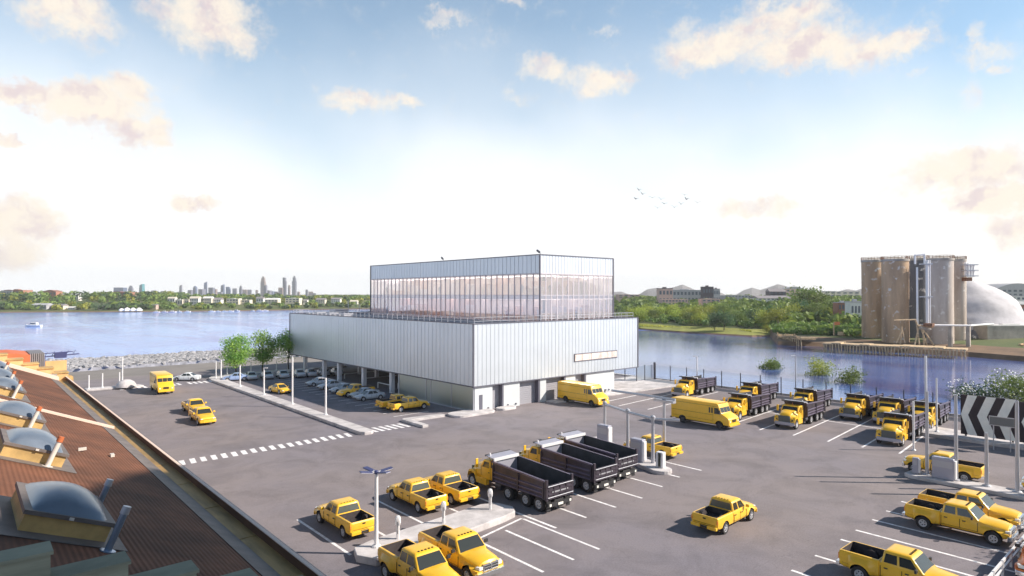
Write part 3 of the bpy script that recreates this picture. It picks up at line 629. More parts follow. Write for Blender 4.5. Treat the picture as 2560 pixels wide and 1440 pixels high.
# marsh grass on the creek's edge: many blades, one mass
k = MB()
mp_ = [(1596, 822), (1660, 826), (1720, 829), (1800, 832), (1850, 836), (1878, 839)]
for i in range(9500):
    u = random.random() * (len(mp_) - 1); a = int(u); f = u - a; px = mp_[a][0] + (mp_[a+1][0] - mp_[a][0]) * f; py = mp_[a][1] + (mp_[a+1][1] - mp_[a][1]) * f
    p = at(px, py, WZ); d = math.hypot(p.x, p.y); off = random.uniform(2, 50) * (1 - .45 * u / 5); p = p * ((d + off) / d); h = random.uniform(.8, 1.5); w = .5
    an = random.uniform(0, PI); c_, s_ = math.cos(an) * w, math.sin(an) * w; z = -1.6
    k.face([(p.x - c_, p.y - s_, z), (p.x + c_, p.y + s_, z), (p.x + c_ * .3 + random.uniform(-.3, .3), p.y + s_ * .3, z + h)])
o = k.build('marsh_grass', 'marsh'); tag(o, 'bright yellow green reed grass along the creek edge', 'marsh grass', kind='stuff')
# ------------------------------------------------------------------ painted markings (4 mm above the asphalt)
def line(k, a, b, w=.19, z=.004):
    a, b = Vector((a[0], a[1], 0)), Vector((b[0], b[1], 0)); d = (b - a).normalized(); s = Vector((-d.y, d.x, 0)) * w / 2
    k.face([(p.x, p.y, z) for p in (a - s, b - s, b + s, a + s)])
ML = 'structure'
k = MB()
for x in (17.55, 20.6, 23.65, 26.75): line(k, (x, 42.4), (x, 34.6))
for x in (24.56, 27.02, 29.3): line(k, (x, 32.3 if x > 29 else 31.5), (x, 25.4))
line(k, (24.3, 31.45), (29.3, 32.45))
for x in (29.8, 32.75, 35.95, 39.05, 42.6, 45.9, 49.1): line(k, (x, 38.5), (x, {42.6: 30.3, 45.9: 30.9, 49.1: 30.8}.get(x, 29.6)), .21)
line(k, (18.1, 30.6), (16.8, 30.4)); 
struct(k.build('parking_lines', 'paint_white')).location = (0, 0, 0)
k = MB()
for x in (35.2, 38.25, 41.95, 44.35, 47.25, 49.9, 53.0): line(k, (x, 16.4), (x, 6.5), .21)
struct(k.build('bay_lines', 'paint_white'))
k = MB()
for y0, xa in ((21.4, 68.7), (24.75, 68.7), (28.1, 68.7), (31.8, 68.8), (35.6, 68.7), (39.3, 68.7), (43.3, 69.2), (47.5, 69.5), (51.8, 69.6), (56.1, 68.8), (59.4, 68.4)): line(k, (xa, y0), (79.3 if y0 > 40 else 90.6, y0 + (.9 if y0 > 40 else 1.9)), .21)
for y0 in (44.3, 48.5, 52.7, 57.0): line(k, (79.3, y0), (90.3, y0 + 1), .21)
line(k, (79.2, 63.3), (79.9, 25.5), .2, .008)
struct(k.build('truck_bay_lines', 'paint_white'))
k = MB()
for i in range(24):
    y = 69.9 + i * 2.58
    if i in (1, 3): pass
    line(k, (41.3, y), (46.6, y + .1), .17)
for i in range(7):
    x = 38.5 + i * 2.5; line(k, (x, 121), (x, 126), .17)
struct(k.build('garage_lines', 'paint_white'))
k = MB()
for i in range(20):
    x = 15.3 + i * .93; c = (x, 63.7 + .03 * i)
    d = Vector((.15, 1, 0)).normalized(); s = Vector((1, 0, 0)) * .24
    a = Vector((c[0], c[1] - .95 + random.uniform(-.06, .06), 0)); b_ = a + d * random.uniform(1.75, 1.95)
    if i < 19: k.face([(p.x, p.y, .004) for p in (a - s, a + s, b_ + s, b_ - s)])
for i in range(6):
    x = 35.4 + i * .84; a = Vector((x, 63.4, 0)); b_ = a + Vector((-.12, 2.4, 0)); s = Vector((.22, 0, 0)); k.face([(p.x, p.y, .004) for p in (a - s, a + s, b_ + s, b_ - s)])
for i in range(17):
    x = 19.8 + i * .86; a = Vector((x, 118.2, 0)); b_ = a + Vector((0, 2.5, 0)); s = Vector((.25, 0, 0))
    if i not in (5, 11): k.face([(p.x, p.y, .004) for p in (a - s, a + s, b_ + s, b_ - s)])
struct(k.build('crosswalk', 'paint_white'))
# kerbs and raised islands
k = MB(); k.prism([(33.15, 63.3), (33.5, 62.8), (34.3, 62.7), (34.75, 63.1), (35.3, 100), (35.7, 119.0), (36.6, 121.2), (40, 123.0), (62, 124), (62, 125.2), (38, 125), (34.9, 123.8), (33.9, 122), (33.5, 119)], -.02, .36)
struct(k.build('median', 'concrete', bevel=.05))
k = MB(); k.prism([(40.3, 61.7), (41.1, 61.7), (41.3, 65.6), (46.1, 65.5), (46.1, 66.4), (40.9, 66.9), (40.4, 66.5)], -.02, .32); struct(k.build('kerb', 'concrete', bevel=.05))
def rounded(cx0, cx1, cy0, cy1, r):
    return [(x, y) for x, y, z in rrect(cx0, cx1, (cy1 - cy0) / 2, r, 0, 5)], (cy0 + cy1) / 2
for (x0, x1, y0, y1, r, h) in ((46.6, 53.2, 63.4, 66.5, 1.3, .28), (53.95, 56.95, 63.7, 65.4, .8, .28)):
    P, cy = rounded(x0, x1, y0, y1, r); k = MB(); k.prism([(x, y + cy) for x, y in P], -.02, h); struct(k.build('apron', 'concrete', bevel=.04))
k = MB(); k.prism([(63.5, 62.9), (92.5, 61.5), (94.6, 61.8), (94.6, 74), (79, 74), (78.7, 65.1), (63.5, 65.1)], -.02, .17); struct(k.build('walkway', 'concrete', bevel=.03))
k = MB(); k.prism([(17.3, 33.4), (17.9, 32.2), (19.4, 31.7), (27.8, 32.6), (29.1, 32.9), (29.6, 33.7), (29.3, 35.0), (28.2, 35.6), (19.2, 34.9), (17.7, 34.5)], -.02, .45); struct(k.build('charging_island', 'concrete', bevel=.06))
k = MB(); P, cy = rounded(45.5, 47.6, 31.9, 45.3, 1.0)
k.prism([(x + 0, y + cy) for x, y in [(p[0], p[1]) for p in P]], -.02, .3)
k2 = MB(); pts = [(46.0 + math.cos(a) * .95, 33.0 + math.sin(a) * 1.1) for a in [PI + PI * i / 10 for i in range(11)]] + [(47.9, 36), (51.6, 44.5), (49.9, 45.2), (46.0, 36)]
struct(k2.prism(pts, -.02, .32).build('fuel_island', 'concrete', bevel=.05))
k = MB(); k.prism([(60.2, 18.0), (60.6, 18.5), (62.0, 18.4), (62.2, 17.9), (61.9, 7.0), (60.1, 7.0)], -.02, .30); struct(k.build('pump_island', 'concrete', bevel=.05))
k = MB(); k.prism([(79.3, 22.4), (80.2, 23.4), (82.0, 23.6), (84.2, 22.8), (82.2, 8.0), (79.5, 8.0)], -.02, .35); struct(k.build('sign_island', 'concrete', bevel=.05))
k = MB(); k.prism([(15.2, 120.1), (22.0, 119.5), (23.2, 119.9), (22.8, 121.8), (15.2, 122.2)], -.02, .3); struct(k.build('gate_island', 'concrete', bevel=.08))
# ------------------------------------------------------------------ the white building
mat('facade_metal', (.68, .73, .80), .40, .50, var=.05, vscale=.25)
mat('joint', (.20, .21, .26), .8)
mat('frame_dark', (.12, .12, .16), .6)
mat('roof_deck', (.30, .32, .36), .85, var=.1, vscale=.3)
mat('white_wall', (.60, .63, .66), .7, var=.06, vscale=.3)
mat('shutter', (.36, .36, .41), .6, .2)
mat('soffit', (.40, .41, .43), .8)
mat('interior', (.86, .76, .70), .8, var=.12, vscale=.35)
mat('interior_warm', (.80, .58, .48), .8, var=.3, vscale=.25)
mat('floor_slab', (.70, .66, .68), .7)
mat('mullion', (.58, .54, .60), .6); mat('core_shade', (.10, .05, .07), .8)
mat('column_white', (.74, .75, .80), .6)
thin_glass('office_glass', (.96, .93, .94), .42, .03, (.98, .94, .93))
thin_glass('lobby_glass', (.70, .78, .78), .45, .4, (.80, .86, .86))
mat('added_glow_strip', (.9, .88, .85), .5, emit=(1.5, 1.32, 1.25)); mat('window_pale', (.86, .74, .70), .25, var=.3, vscale=.8)
B = thing('operations_building', 'large white two-volume building with a panelled lower box on columns and a glazed upper block', 'building', (50.4, 65.2, 0))
def bp_(k, name, mats, **kw):
    k.v = [(x - 50.4, y - 65.2, z) for x, y, z in k.v]; return k.build(name, mats, B, **kw)
def bsub(k, name, mats, par, **kw):
    k.v = [(x - 50.4, y - 65.2, z) for x, y, z in k.v]; return k.build(name, mats, par, **kw)
X0, X1, Y0, Y1, Z0, Z1 = 50.4, 84.9, 65.2, 126.0, 3.40, 11.55
def panels(x0, y0, x1, y1, z0, z1, pitch, gap, th=.06, jmi=1, seed=0):
    """upright panels with open joints over a dark backing along one side"""
    rr = random.Random(seed); k = MB(); d = Vector((x1 - x0, y1 - y0, 0)); Ln = d.length; d /= Ln; nrm = Vector((d.y, -d.x, 0))
    n = round(Ln / pitch); p = Ln / n; c = Vector((x0, y0, 0))
    k.obox(c + d * Ln / 2 - nrm * .10 + Vector((0, 0, (z0 + z1) / 2)), d * (Ln / 2 - .02), nrm * .05, (0, 0, (z1 - z0) / 2), jmi)
    for i in range(n):
        t_ = th * rr.uniform(.8, 1.0); k.obox(c + d * (i + .5) * p - nrm * (.05 - t_ / 2) + Vector((0, 0, (z0 + z1) / 2)), d * (p - gap) / 2, nrm * t_ / 2, (0, 0, (z1 - z0) / 2 - .02), 0)
    return k
for i, (a, b_) in enumerate((((X0, Y1), (X0, Y0)), ((X0, Y0), (X1, Y0)), ((X1, Y0), (X1, Y1)), ((X1, Y1), (X0, Y1)))):
    pitch = .95 if i == 0 else .72
    bp_(panels(*a, *b_, Z0, Z1, pitch, .06, seed=i), 'facade', ['facade_metal', 'joint'])
k = MB()
for (a, b_) in (((X0, Y1), (X0, Y0)), ((X0, Y0), (X1, Y0)), ((X1, Y0), (X1, Y1)), ((X1, Y1), (X0, Y1))):
    for z in (Z0 - .06, Z1 + .05): k.beam((*a, z), (*b_, z), .22, .10)
for c in ((X0, Y0), (X1, Y0), (X0, Y1)): k.box(c[0] - .09, c[1] - .09, Z0, c[0] + .09, c[1] + .09, Z1)
bp_(k, 'trim', 'frame_dark')
k = MB(); k.box(X0 + .2, Y0 + .2, Z0 - .02, X1 - .2, Y1 - .2, Z0 + .3); bp_(k, 'soffit', 'soffit')
k = MB(); k.box(X0 + .2, Y0 + .2, 11.0, X1 - .2, Y1 - .2, 11.2); bp_(k, 'roof_deck', 'roof_deck')
k = MB(); ri = .55; c4 = [(X0 + ri, Y0 + ri), (X1 - ri, Y0 + ri), (X1 - ri, Y1 - ri), (X0 + ri, Y1 - ri)]
for i in range(4):
    a, b_ = Vector((*c4[i], 0)), Vector((*c4[(i + 1) % 4], 0)); n = round((b_ - a).length / 1.5)
    for z in (12.38, 11.9): k.beam(a + Vector((0, 0, z)), b_ + Vector((0, 0, z)), .05, .06)
    for j in range(n): q = a + (b_ - a) * j / n; k.beam(q + Vector((0, 0, 11.2)), q + Vector((0, 0, 12.38)), .05, .05)
bp_(k, 'railing', 'grey_metal')
# rooftop bits at the far left of the lower roof
for i in range(9): k = MB(); k.box(52.2, 121 - i * 1.9, 11.2, 54.6, 122.2 - i * 1.9, 11.75 + .12 * (i % 3)); bp_(k, 'rooftop_unit', 'grey_metal')
k = MB(); k.box(58, 121.5, 11.2, 61, 124, 12.3); bp_(k, 'rooftop_unit', 'grey_metal')
for x_, h_ in ((60, 14.2), (62.5, 13.4)): k = MB(); k.tube((x_, 119.6, 11.2), (x_, 119.6, h_), .06); bp_(k, 'mast', 'grey_metal')
# window strip in the lower box's right side
wx0, wx1 = xon(1436, Y0), xon(1541, Y0); pz = Vector((xon(1436, Y0), Y0, 0)); wz0, wz1 = zat(pz, 903) , zat(pz, 886)
k = MB(); k.box(wx0 - .1, Y0 - .10, wz0 - .1, wx1 + .1, Y0 + .02, wz1 + .1, 0); fr_ = bp_(k, 'window_frame', ['frame_dark'])
ed = [0, .16, .375, .60, .77, .87, 1]
for i in range(6):
    a, b_ = wx0 + (wx1 - wx0) * ed[i] + .05, wx0 + (wx1 - wx0) * ed[i + 1] - .05
    k = MB(); k.box(a, Y0 - .13, wz0 + .04, b_, Y0 - .09, wz1 - .04); bsub(k, 'pane', 'window_pale', fr_)
# upper block
UX0, UX1, UY0, UY1, UZ0, UZ1, UZ2 = 64.3, 81.0, 67.2, 118.1, 11.2, 18.6, 21.3
for i, (a, b_) in enumerate((((UX0, UY1), (UX0, UY0)), ((UX0, UY0), (UX1, UY0)), ((UX1, UY0), (UX1, UY1)), ((UX1, UY1), (UX0, UY1)))):
    bp_(panels(*a, *b_, UZ1, UZ2, .95 if i % 2 == 0 else .65, .075, seed=9 + i), 'upper_facade', ['facade_metal', 'joint'])
    A_, B_ = Vector((*a, 0)), Vector((*b_, 0)); n = 36 if i % 2 == 0 else 14
    g = MB(); g.face([A_ + Vector((0, 0, UZ0)), B_ + Vector((0, 0, UZ0)), B_ + Vector((0, 0, UZ1)), A_ + Vector((0, 0, UZ1))]); gl = bp_(g, 'curtain_glass', 'office_glass')
    k = MB()
    for j in range(n + 1): q = A_ + (B_ - A_) * j / n; k.beam(q + Vector((0, 0, UZ0)), q + Vector((0, 0, UZ1)), .075, .17)
    for z in (UZ0 + .1, 14.72, 15.30, UZ1 - .05): k.beam(A_ + Vector((0, 0, z)), B_ + Vector((0, 0, z)), .10, .07 if z < 18 else .14)
    bsub(k, 'mullions', 'mullion', gl)
k = MB()
for (a, b_) in (((UX0, UY1), (UX0, UY0)), ((UX0, UY0), (UX1, UY0)), ((UX1, UY0), (UX1, UY1)), ((UX1, UY1), (UX0, UY1))): k.beam((*a, UZ2 + .04), (*b_, UZ2 + .04), .24, .12)
for c in ((UX0, UY0), (UX1, UY0), (UX0, UY1)): k.box(c[0] - .1, c[1] - .1, UZ0, c[0] + .1, c[1] + .1, UZ2)
bp_(k, 'upper_trim', 'frame_dark')
k = MB(); k.box(UX0 + .15, UY0 + .15, 14.75, UX1 - .15, UY1 - .15, 15.25); k.box(UX0 + .15, UY0 + .15, UZ1 - .25, UX1 - .15, UY1 - .15, UZ1 + .05); k.box(UX0 + .2, UY0 + .2, 20.7, UX1 - .2, UY1 - .2, 20.9); k.box(UX0 + .15, UY0 + .15, 11.22, UX1 - .15, UY1 - .15, 11.3); bp_(k, 'floor_slab', 'floor_slab')
k = MB(); rr = random.Random(4)
for z in (11.3, 15.25):
    k.box(70.5, 73, z, 71.0, 113, z + 3.3, 0)
    for y in range(76, 114, 5): k.box(66.8 + rr.random(), y, z, 70.5, y + .15, z + (3.3 if rr.random() > .4 else 2.2), rr.randint(0, 1))
    for i in range(30):
        y = 69 + i * 1.6; h = rr.uniform(.7, 2.3)
        if rr.random() > .25: k.box(66.0 + rr.uniform(0, 3), y, z, 66.6 + rr.uniform(.2, 3.4), y + rr.uniform(.6, 1.3), z + h, rr.randint(0, 2))
    for i in range(12):
        x = 66 + i * 1.25
        if rr.random() > .2: k.box(x, 68.6 + rr.random() * 2, z, x + rr.uniform(.3, .8), 70.8 + rr.random(), z + rr.uniform(.8, 2.4), rr.randint(0, 2))
    k.box(66.5, 73.0, z, 80, 73.2, z + 3.3, 0)
bp_(k, 'interior_fitout', ['interior', 'interior_warm', 'floor_slab'])
k = MB(); k.box(66, 84, 20.9, 74, 92, 21.55); k.box(66.5, 96, 20.9, 72, 109, 21.6); bp_(k, 'roof_plant', 'white_metal', bevel=.05)
for px in (1335, 1103):
    y = UY0 + .8 if px == 1335 else yon(px, UX0); k = MB(); x = UX0 + .8 if px == 1335 else UX0 + .5
    k.tube((x, y, 20.9), (x, y, 21.8), .04); k.obox((x - .1, y + .3, 21.9), (.16, .42, .17), (.1, -.04, 0), (0, -.03, .12)); bp_(k, 'roof_floodlight', 'dark_metal')
for z in (14.70, 18.30):
    for x in (65.8, 68.6, 73, 77, 79.6):
        k = MB(); k.box(x, 68.2, z - .06, x + .9, 117, z); bp_(k, 'added_glow_strip', 'added_glow_strip')  # glowing strips added to brighten the rooms behind the glass
# ground floor
gx = lambda px: xon(px, 65.45)
for a, b_ in ((1186, 1230), (1258, 1298), (1349, 1364), (1413, 1437), (1464, 1534)): k = MB(); k.box(gx(a), 65.35, 0, gx(b_), 65.85, Z0); bp_(k, 'wall', 'white_wall')
k = MB(); k.box(gx(1534) - .3, 65.86, 0, gx(1534), 84, Z0); k.box(50.6, 84.0, 0, gx(1534), 84.3, Z0); bp_(k, 'rear_wall', 'white_wall')
for a, b_ in ((1230, 1257), (1298, 1347), (1364, 1411), (1437, 1462)):
    k = MB(); n = 12
    for i in range(n): k.box(gx(a), 65.95, Z0 * i / n, gx(b_), 66.02 + .03 * (i % 2), Z0 * (i + 1) / n - .02)
    rd = bp_(k, 'roller_door', 'shutter'); k = MB(); k.box(gx(b_) - .28, 65.25, 0, gx(b_), 66.0, Z0 - .02); bsub(k, 'door_post', 'frame_dark', rd)
k = MB(); k.box(gx(1197), 65.30, .1, gx(1205), 65.36, 2.2); bp_(k, 'door', 'frame_dark')
for px in (1219, 1268, 1288, 1482, 1500, 1512, 1520): k = MB(); k.tube((gx(px), 65.2, .35), (gx(px), 65.34, .35), .12, 8); bp_(k, 'wall_vent', 'frame_dark')
g = MB(); g.box(50.62, 65.5, .15, 50.68, 84.0, Z0); bp_(g, 'lobby_glazing', 'lobby_glass')
k = MB()
for y in (65.5, 70.4, 75.4, 76.6, 84.0): k.box(50.56, y - .07, 0, 50.74, y + .07, Z0)
k.box(50.5, 65.5, 0, 50.8, 84, .15); bp_(k, 'lobby_frame', 'grey_metal')
k = MB(); k.box(53.5, 66.0, 0, 53.8, 84, Z0); rr = random.Random(2)
for i in range(12): k.box(51.2, 67.5 + i * 1.35, .1, 51.9, 68.3 + i * 1.35, .5 + rr.random() * .7)
bp_(k, 'lobby_wall', 'white_wall')
for x, ys in ((50.95, (67.0, 75.0, 86.7, 95.8, 104.9, 111.0, 119.6)), (58.4, (86.7, 95.8, 104.9, 111.5, 119.6)), (68, (92, 101, 110, 119)), (78, (92, 101, 110, 119))):
    for y in ys:
        if x > 51 or y not in (67.0,):
            k = MB(); k.box(x - .32, y - .32, 0, x + .32, y + .32, Z0 - .03); bp_(k, 'column', 'column_white', bevel=.03)
k = MB(); k.tube((50.9, 66.9, .25), (50.9, 66.9, Z0 - .02), .16, 12); bp_(k, 'column', 'column_white', smooth=40)
k = MB(); k.box(62, 94, 0, 80, 104, Z0 - .02); bp_(k, 'core_wall', 'core_shade')  # dark maroon box: the shade of the garage depth is in its colour
# guard rails in the covered garage
for i, (a, b_) in enumerate((((52, 88), (52, 93)), ((54, 90), (60, 90)), ((53, 99), (60, 99)), ((53, 107), (60, 107)))):
    k = MB(); k.beam((*a, .9), (*b_, .9), .12, .12); k.beam((*a, 0), (*a, .9), .12, .12); k.beam((*b_, 0), (*b_, .9), .12, .12)
    tag(k.build('guard_rail', 'white_metal'), 'white low guard rail among the columns under the building, ' + nth(i + 1) + ' from its near end', 'guard rail', 'guard rails under the building')
# ------------------------------------------------------------------ vehicles in place
PA = pickup({}, 'x'); PB = pickup({'hd': 1}, 'x'); VN = van(); DT = dump(); CS = car('silver', 'x', 'silver cars in the covered garage')
PG = 'yellow crew cab pickups'; HG = 'yellow heavy pickups with long beds'
put(PA, 0, 0, 90, 'yellow crew cab pickup parked alone beside the tall four-headed lamp post', USED, xy=(19.3, 39.0), group=PG)
put(PA, 0, 0, 90, 'yellow pickup, nearer of the pair parked left of the dump trucks', USED, xy=(25.4, 39.8), group=PG)
put(PA, 0, 0, 90, 'yellow pickup parked between another pickup and the nearest dump truck', USED, xy=(28.2, 39.7), group=PG)
put(PA, 0, 0, 2, 'yellow pickup driving alone across the open asphalt in the right foreground', USED, xy=(39.0, 22.65), group=PG)
put(PA, 0, 0, -92, 'yellow pickup driving towards the camera on the left drive, the nearer of two', USED, xy=(22.2, 82.4), group=PG)
put(PA, 0, 0, -90, 'yellow pickup following close behind another on the left drive', USED, xy=(23.2, 89.6), group=PG)
put(PA, 0, 0, 0, 'yellow pickup parked nose in beside the lobby glazing, nearest the kerb', USED, xy=(45.3, 72.7), group=PG)
put(PA, 0, 0, 0, 'yellow pickup half hidden behind the pickup beside the lobby glazing', USED, xy=(45.1, 75.4), group=PG)
put(PA, 0, 0, 180, 'orange-yellow pickup between silver cars under the edge of the building', USED, xy=(45.6, 88.3), group=PG)
put(PA, 0, 0, 92, 'yellow pickup standing behind the fuel pumps of the pipe frame island', USED, xy=(50.6, 37.2), group=PG)
put(PB, 0, 0, -90, 'yellow heavy pickup by the lamp post, its hood cut off by the bottom edge', USED, xy=(18.6, 28.6), group=HG)
put(PB, 0, 0, -90, 'yellow heavy pickup with chrome grille beside the charging island', USED, xy=(21.5, 29.0), group=HG)
put(PB, 0, 0, -90, 'yellow heavy pickup in full side view with its rear wheel showing, at the right', USED, xy=(48.9, 11.7), group=HG)
put(PB, 0, 0, -90, 'yellow heavy pickup partly hidden behind another, next to the pump island', USED, xy=(52.0, 11.8), group=HG)
put(PB, 0, 0, -90, 'yellow heavy pickup cut by the bottom right edge of the picture', USED, xy=(37.6, 11.5), group=HG)
put(PB, 0, 0, 90, 'yellow heavy pickup standing behind the pumps and posts of the right island', USED, xy=(63.2, 16.4), group=HG)
put(PB, 0, 0, 92, 'yellow heavy pickup with only its nose in view at the right edge behind the island', USED, xy=(63.0, 8.2), group=HG)
VG = 'yellow step vans'
put(VN, 0, 0, -90, 'yellow step van leaving the roller doors of the white building', USED, xy=(66.4, 60.4), group=VG)
put(VN, 0, 0, -90, 'yellow step van driving in front of the parked dump trucks', USED, xy=(66.7, 41.2), group=VG)
put(VN, 0, 0, -93, 'yellow step van at the far crossing on the left drive', USED, xy=(24.2, 112.0), group=VG)
DG = 'dump trucks of the yard'
put(DT, 0, 0, 90, 'dump truck showing its tailgate beside the end of the charging island', USED, xy=(32.3, 36.0), group=DG)
put(DT, 0, 0, 90, 'dump truck in the middle of the three parked with tailgates to the camera', USED, xy=(38.1, 36.7), group=DG)
put(DT, 0, 0, 90, 'dump truck nearest the fuel pumps, its cab hidden by the next dump box', USED, xy=(41.8, 37.5), group=DG)
for x, y, lb in ((85.9, 55.0, 'dump truck with yellow cab standing alone at the far end of the fence'),
                 (86.9, 45.4, 'dump truck by the fence behind the front step van'),
                 (76.4, 41.3, 'dump truck half hidden by the nose of the step van'),
                 (86.9, 37.7, 'dump truck by the fence directly behind another truck in the second bay pair'),
                 (76.5, 34.4, 'dump truck in the front row left of the two empty bays'),
                 (87.2, 31.4, 'dump truck by the fence facing the two empty bays, leftmost of three in a row'),
                 (87.2, 27.6, 'dump truck by the fence in the middle of a row of three'),
                 (87.2, 23.9, 'dump truck by the fence seen behind the white pole, nearest the chevron board'),
                 (76.6, 23.6, 'dump truck in the front row nearest the chevron board and the tall posts')):
    put(DT, 0, 0, 184, lb, USED, xy=(x, y), group=DG)
SG = 'silver cars in the garage rows'
for i, (x, y, a) in enumerate(((45.3, 83.6, 180), (45.8, 86.1, 180), (45.6, 92.4, 180), (45.8, 97.3, 180), (46.0, 102.2, 180))):
    put(CS, 0, 0, a, 'silver car under the near edge of the building, ' + nth(i + 1) + ' from the yellow pickups', USED, xy=(x, y), group=SG)
for i, px in enumerate((628, 668, 707, 748, 776, 808, 842)):
    p = at(px, 948 - .055 * (px - 628)); put(CS, 0, 0, 80, 'grey car in the shaded back row under the trees, ' + nth(i + 1) + ' from the left', USED, xy=(p.x, p.y), group='shaded cars of the back row')
cy = car('yellow', 'yellow coupe leaving the covered garage between two lamp posts', 'cars outside the garage'); cy.location = (37.9, 98.6, 0); cy.rotation_euler = (0, 0, R(-84))
cw = car('car_white', 'white sedan in side view beyond the far crossing', 'cars outside the garage'); p = at(468, 951); cw.location = (p.x, p.y, 0); cw.rotation_euler = (0, 0, R(141))
cb_ = car('car_blue', 'pale blue sedan at the far end of the median below the left tree', 'cars outside the garage'); p = at(590, 951); cb_.location = (p.x, p.y, 0); cb_.rotation_euler = (0, 0, R(165))
# orange truck beyond the white barrier at the lower right edge
co = pickup({'hd': 1, 'col': 'orange'}, 'orange truck beyond the white barrier at the lower right edge', None); co.location = (45.4, 6.85, 0); co.rotation_euler = (0, 0, R(180))
k = MB(); 
bt = thing('barrier_fence', 'white low barrier rail at the end of the right parking bays', 'barrier', (43, 8.4, 0))
k.box(-12, -.05, .75, 14, .05, .90); k.box(-12, -.05, .35, 14, .05, .47); k.build('rail', 'white_metal', bt)
for x in range(-12, 15, 2): k = MB(); k.box(x - .06, -.08, 0, x + .06, .04, .95); k.build('post', 'white_metal', bt)
# ------------------------------------------------------------------ lamp posts, poles, pumps
def pole(name, label, cat, x, y, z0, h, r, mat_, head=None, group=None, taper=.75, rz=0, n=10):
    t = thing(name, label, cat, (x, y, z0), rz, group)
    k = MB(); k.tube((0, 0, 0), (0, 0, h), r, n, r * taper); k.build('pole', mat_, t, smooth=45)
    k = MB(); k.lathe((0, 0, 0), [(r * 2.1, 0), (r * 2.1, .06), (r * 1.5, .12)], 12); k.build('base', mat_, t)
    if head: head(t, h)
    return t
def four_heads(t, h):
    for i, a in enumerate((AF - PI / 2 + .55, AF - PI / 2 - .6, AF + PI / 2 + .55, AF + PI / 2 - .6)):
        d = Vector((math.cos(a), math.sin(a), 0)); s = Vector((-d.y, d.x, 0)); c = Vector((0, 0, h - .02))
        k = MB(); k.beam(c, c + d * .28 + Vector((0, 0, .04)), .07, .07, 1)
        k.obox(c + d * .62 + Vector((0, 0, .09)), d * .36 + Vector((0, 0, .06)), s * .17, Vector((0, 0, .02)), 0); k.obox(c + d * .62 + Vector((0, 0, .055)), d * .38 + Vector((0, 0, .065)), s * .19, Vector((0, 0, .022)), 1)
        k.build('lamp_head', ['navy_metal', 'white_metal'], t, bevel=.012)
    k = MB(); k.lathe((0, 0, h - .12), [(.12, 0), (.14, .1), (.1, .2)], 12); k.build('hub', 'navy_metal', t)
pole('lamp_post', 'tall white lamp post with four flat lamp heads on the charging island', 'lamp post', 18.75, 33.7, .45, 4.45, .13, 'white_metal', four_heads, taper=.85)
def side_head(L_, a):
    def f(t, h):
        d = Vector((math.cos(a), math.sin(a), 0)); k = MB(); k.beam((0, 0, h - .03), d * L_ + Vector((0, 0, h + .02)), .12, .09); k.obox(d * (L_ + .1) + Vector((0, 0, h)), d * .28, Vector((-d.y, d.x, 0)) * .11, (0, 0, .05)); k.build('lamp_head', 'white_metal', t, bevel=.01)
    return f
mg = 'white lamp posts along the median'
for x, y, h, lb, hd in ((34.6, 75.0, 4.6, 'nearest white lamp post on the median with an arm head on its left', side_head(.55, AF + PI / 2)),
                        (34.5, 85.3, 6.4, 'tallest white post on the median beside the corner of the building', None),
                        (34.5, 96.1, 4.0, 'white post on the median beside the yellow coupe', side_head(.18, AF - PI / 2)),
                        (34.6, 107.2, 3.4, 'white post on the median left of the blue sedan', None),
                        (35.2, 119.2, 3.4, 'white post near the far end of the median, second from the end', None),
                        (34.75, 120.6, 3.0, 'thin white post at the very far end of the median', None)):
    pole('lamp_post', lb, 'lamp post', x, y, .36, h, .12 if h > 3.2 else .09, 'white_metal', hd, mg, taper=.9)
gg = 'thin white posts by the left gate island'
for x, y, h, lb in ((20.2, 120.5, 4.8, 'tall white lamp post behind the gate mound'), (19.9, 121.2, 2.3, 'short white post just left of the tall lamp post'), (17.5, 121.1, 2.3, 'short white post in the middle of the gate island'), (15.6, 120.7, 2.2, 'short white post nearest the brown roof')):
    pole('marker_post', lb, 'post', x, y, .3, h, .10, 'white_metal', None, gg, taper=.95)
# two-posted portal and other thin posts under the trees
for px, py, tp, lb in ((569, 940, 903, 'thin pale post behind the far end of the median, left of the left tree'), (628, 932, 906, 'thin white post between the left and middle trees'), (692, 925, 902, 'thin pale post between the middle and right trees'), (720, 924, 897, 'thin pale post just left of the building edge')):
    p = at(px, py); pole('marker_post', lb, 'post', p.x, p.y, 0, zat(p, tp), .09, 'white_metal', None, 'thin posts behind the back row of cars')
# round grey mound on the gate island
k = MB(); k.lathe((0, 0, 0), [(1.5, 0), (1.45, .35), (1.15, .8), (.65, 1.1), (.2, 1.2)], 18); o = k.build('concrete_mound', 'concrete', smooth=50, loc=(20.6, 119.7, .28)); tag(o, 'rounded grey concrete mound at the end of the gate island', 'mound')
# right island posts
ig = 'tall grey posts on the right pump island'
for x, y, h, lb in ((61.3, 17.0, 7.0, 'tall grey post at the left end of the pump island, before the pickup'), (61.3, 14.95, 7.0, 'tall grey post at the right of the grey fuel pump'), (61.2, 12.9, 4.2, 'short grey post in the middle of the pump island'), (61.1, 10.95, 7.0, 'tall grey post at the right edge before the chevron board')):
    pole('steel_post', lb, 'post', x, y, .3, h, .15, 'grey_metal', None, ig, taper=.8)
pole('steel_post', 'white plain pole standing at the corner of the nearest dump truck bay', 'post', 71.2, 20.9, 0, 4.85, .10, 'white_metal', None, taper=1)
pole('lamp_post', 'thin pale lamp post before the grass and river at the end of the sign island', 'lamp post', 80.9, 21.5, .35, 5.9, .10, 'white_metal', None, taper=.8)
p = at(2313, 1060); pole('lamp_post', 'pale tall pole by the fence behind the tall grey post', 'lamp post', 93.6, yon(2313, 93.6), 0, 7.5, .16, 'white_metal', None, taper=.9)
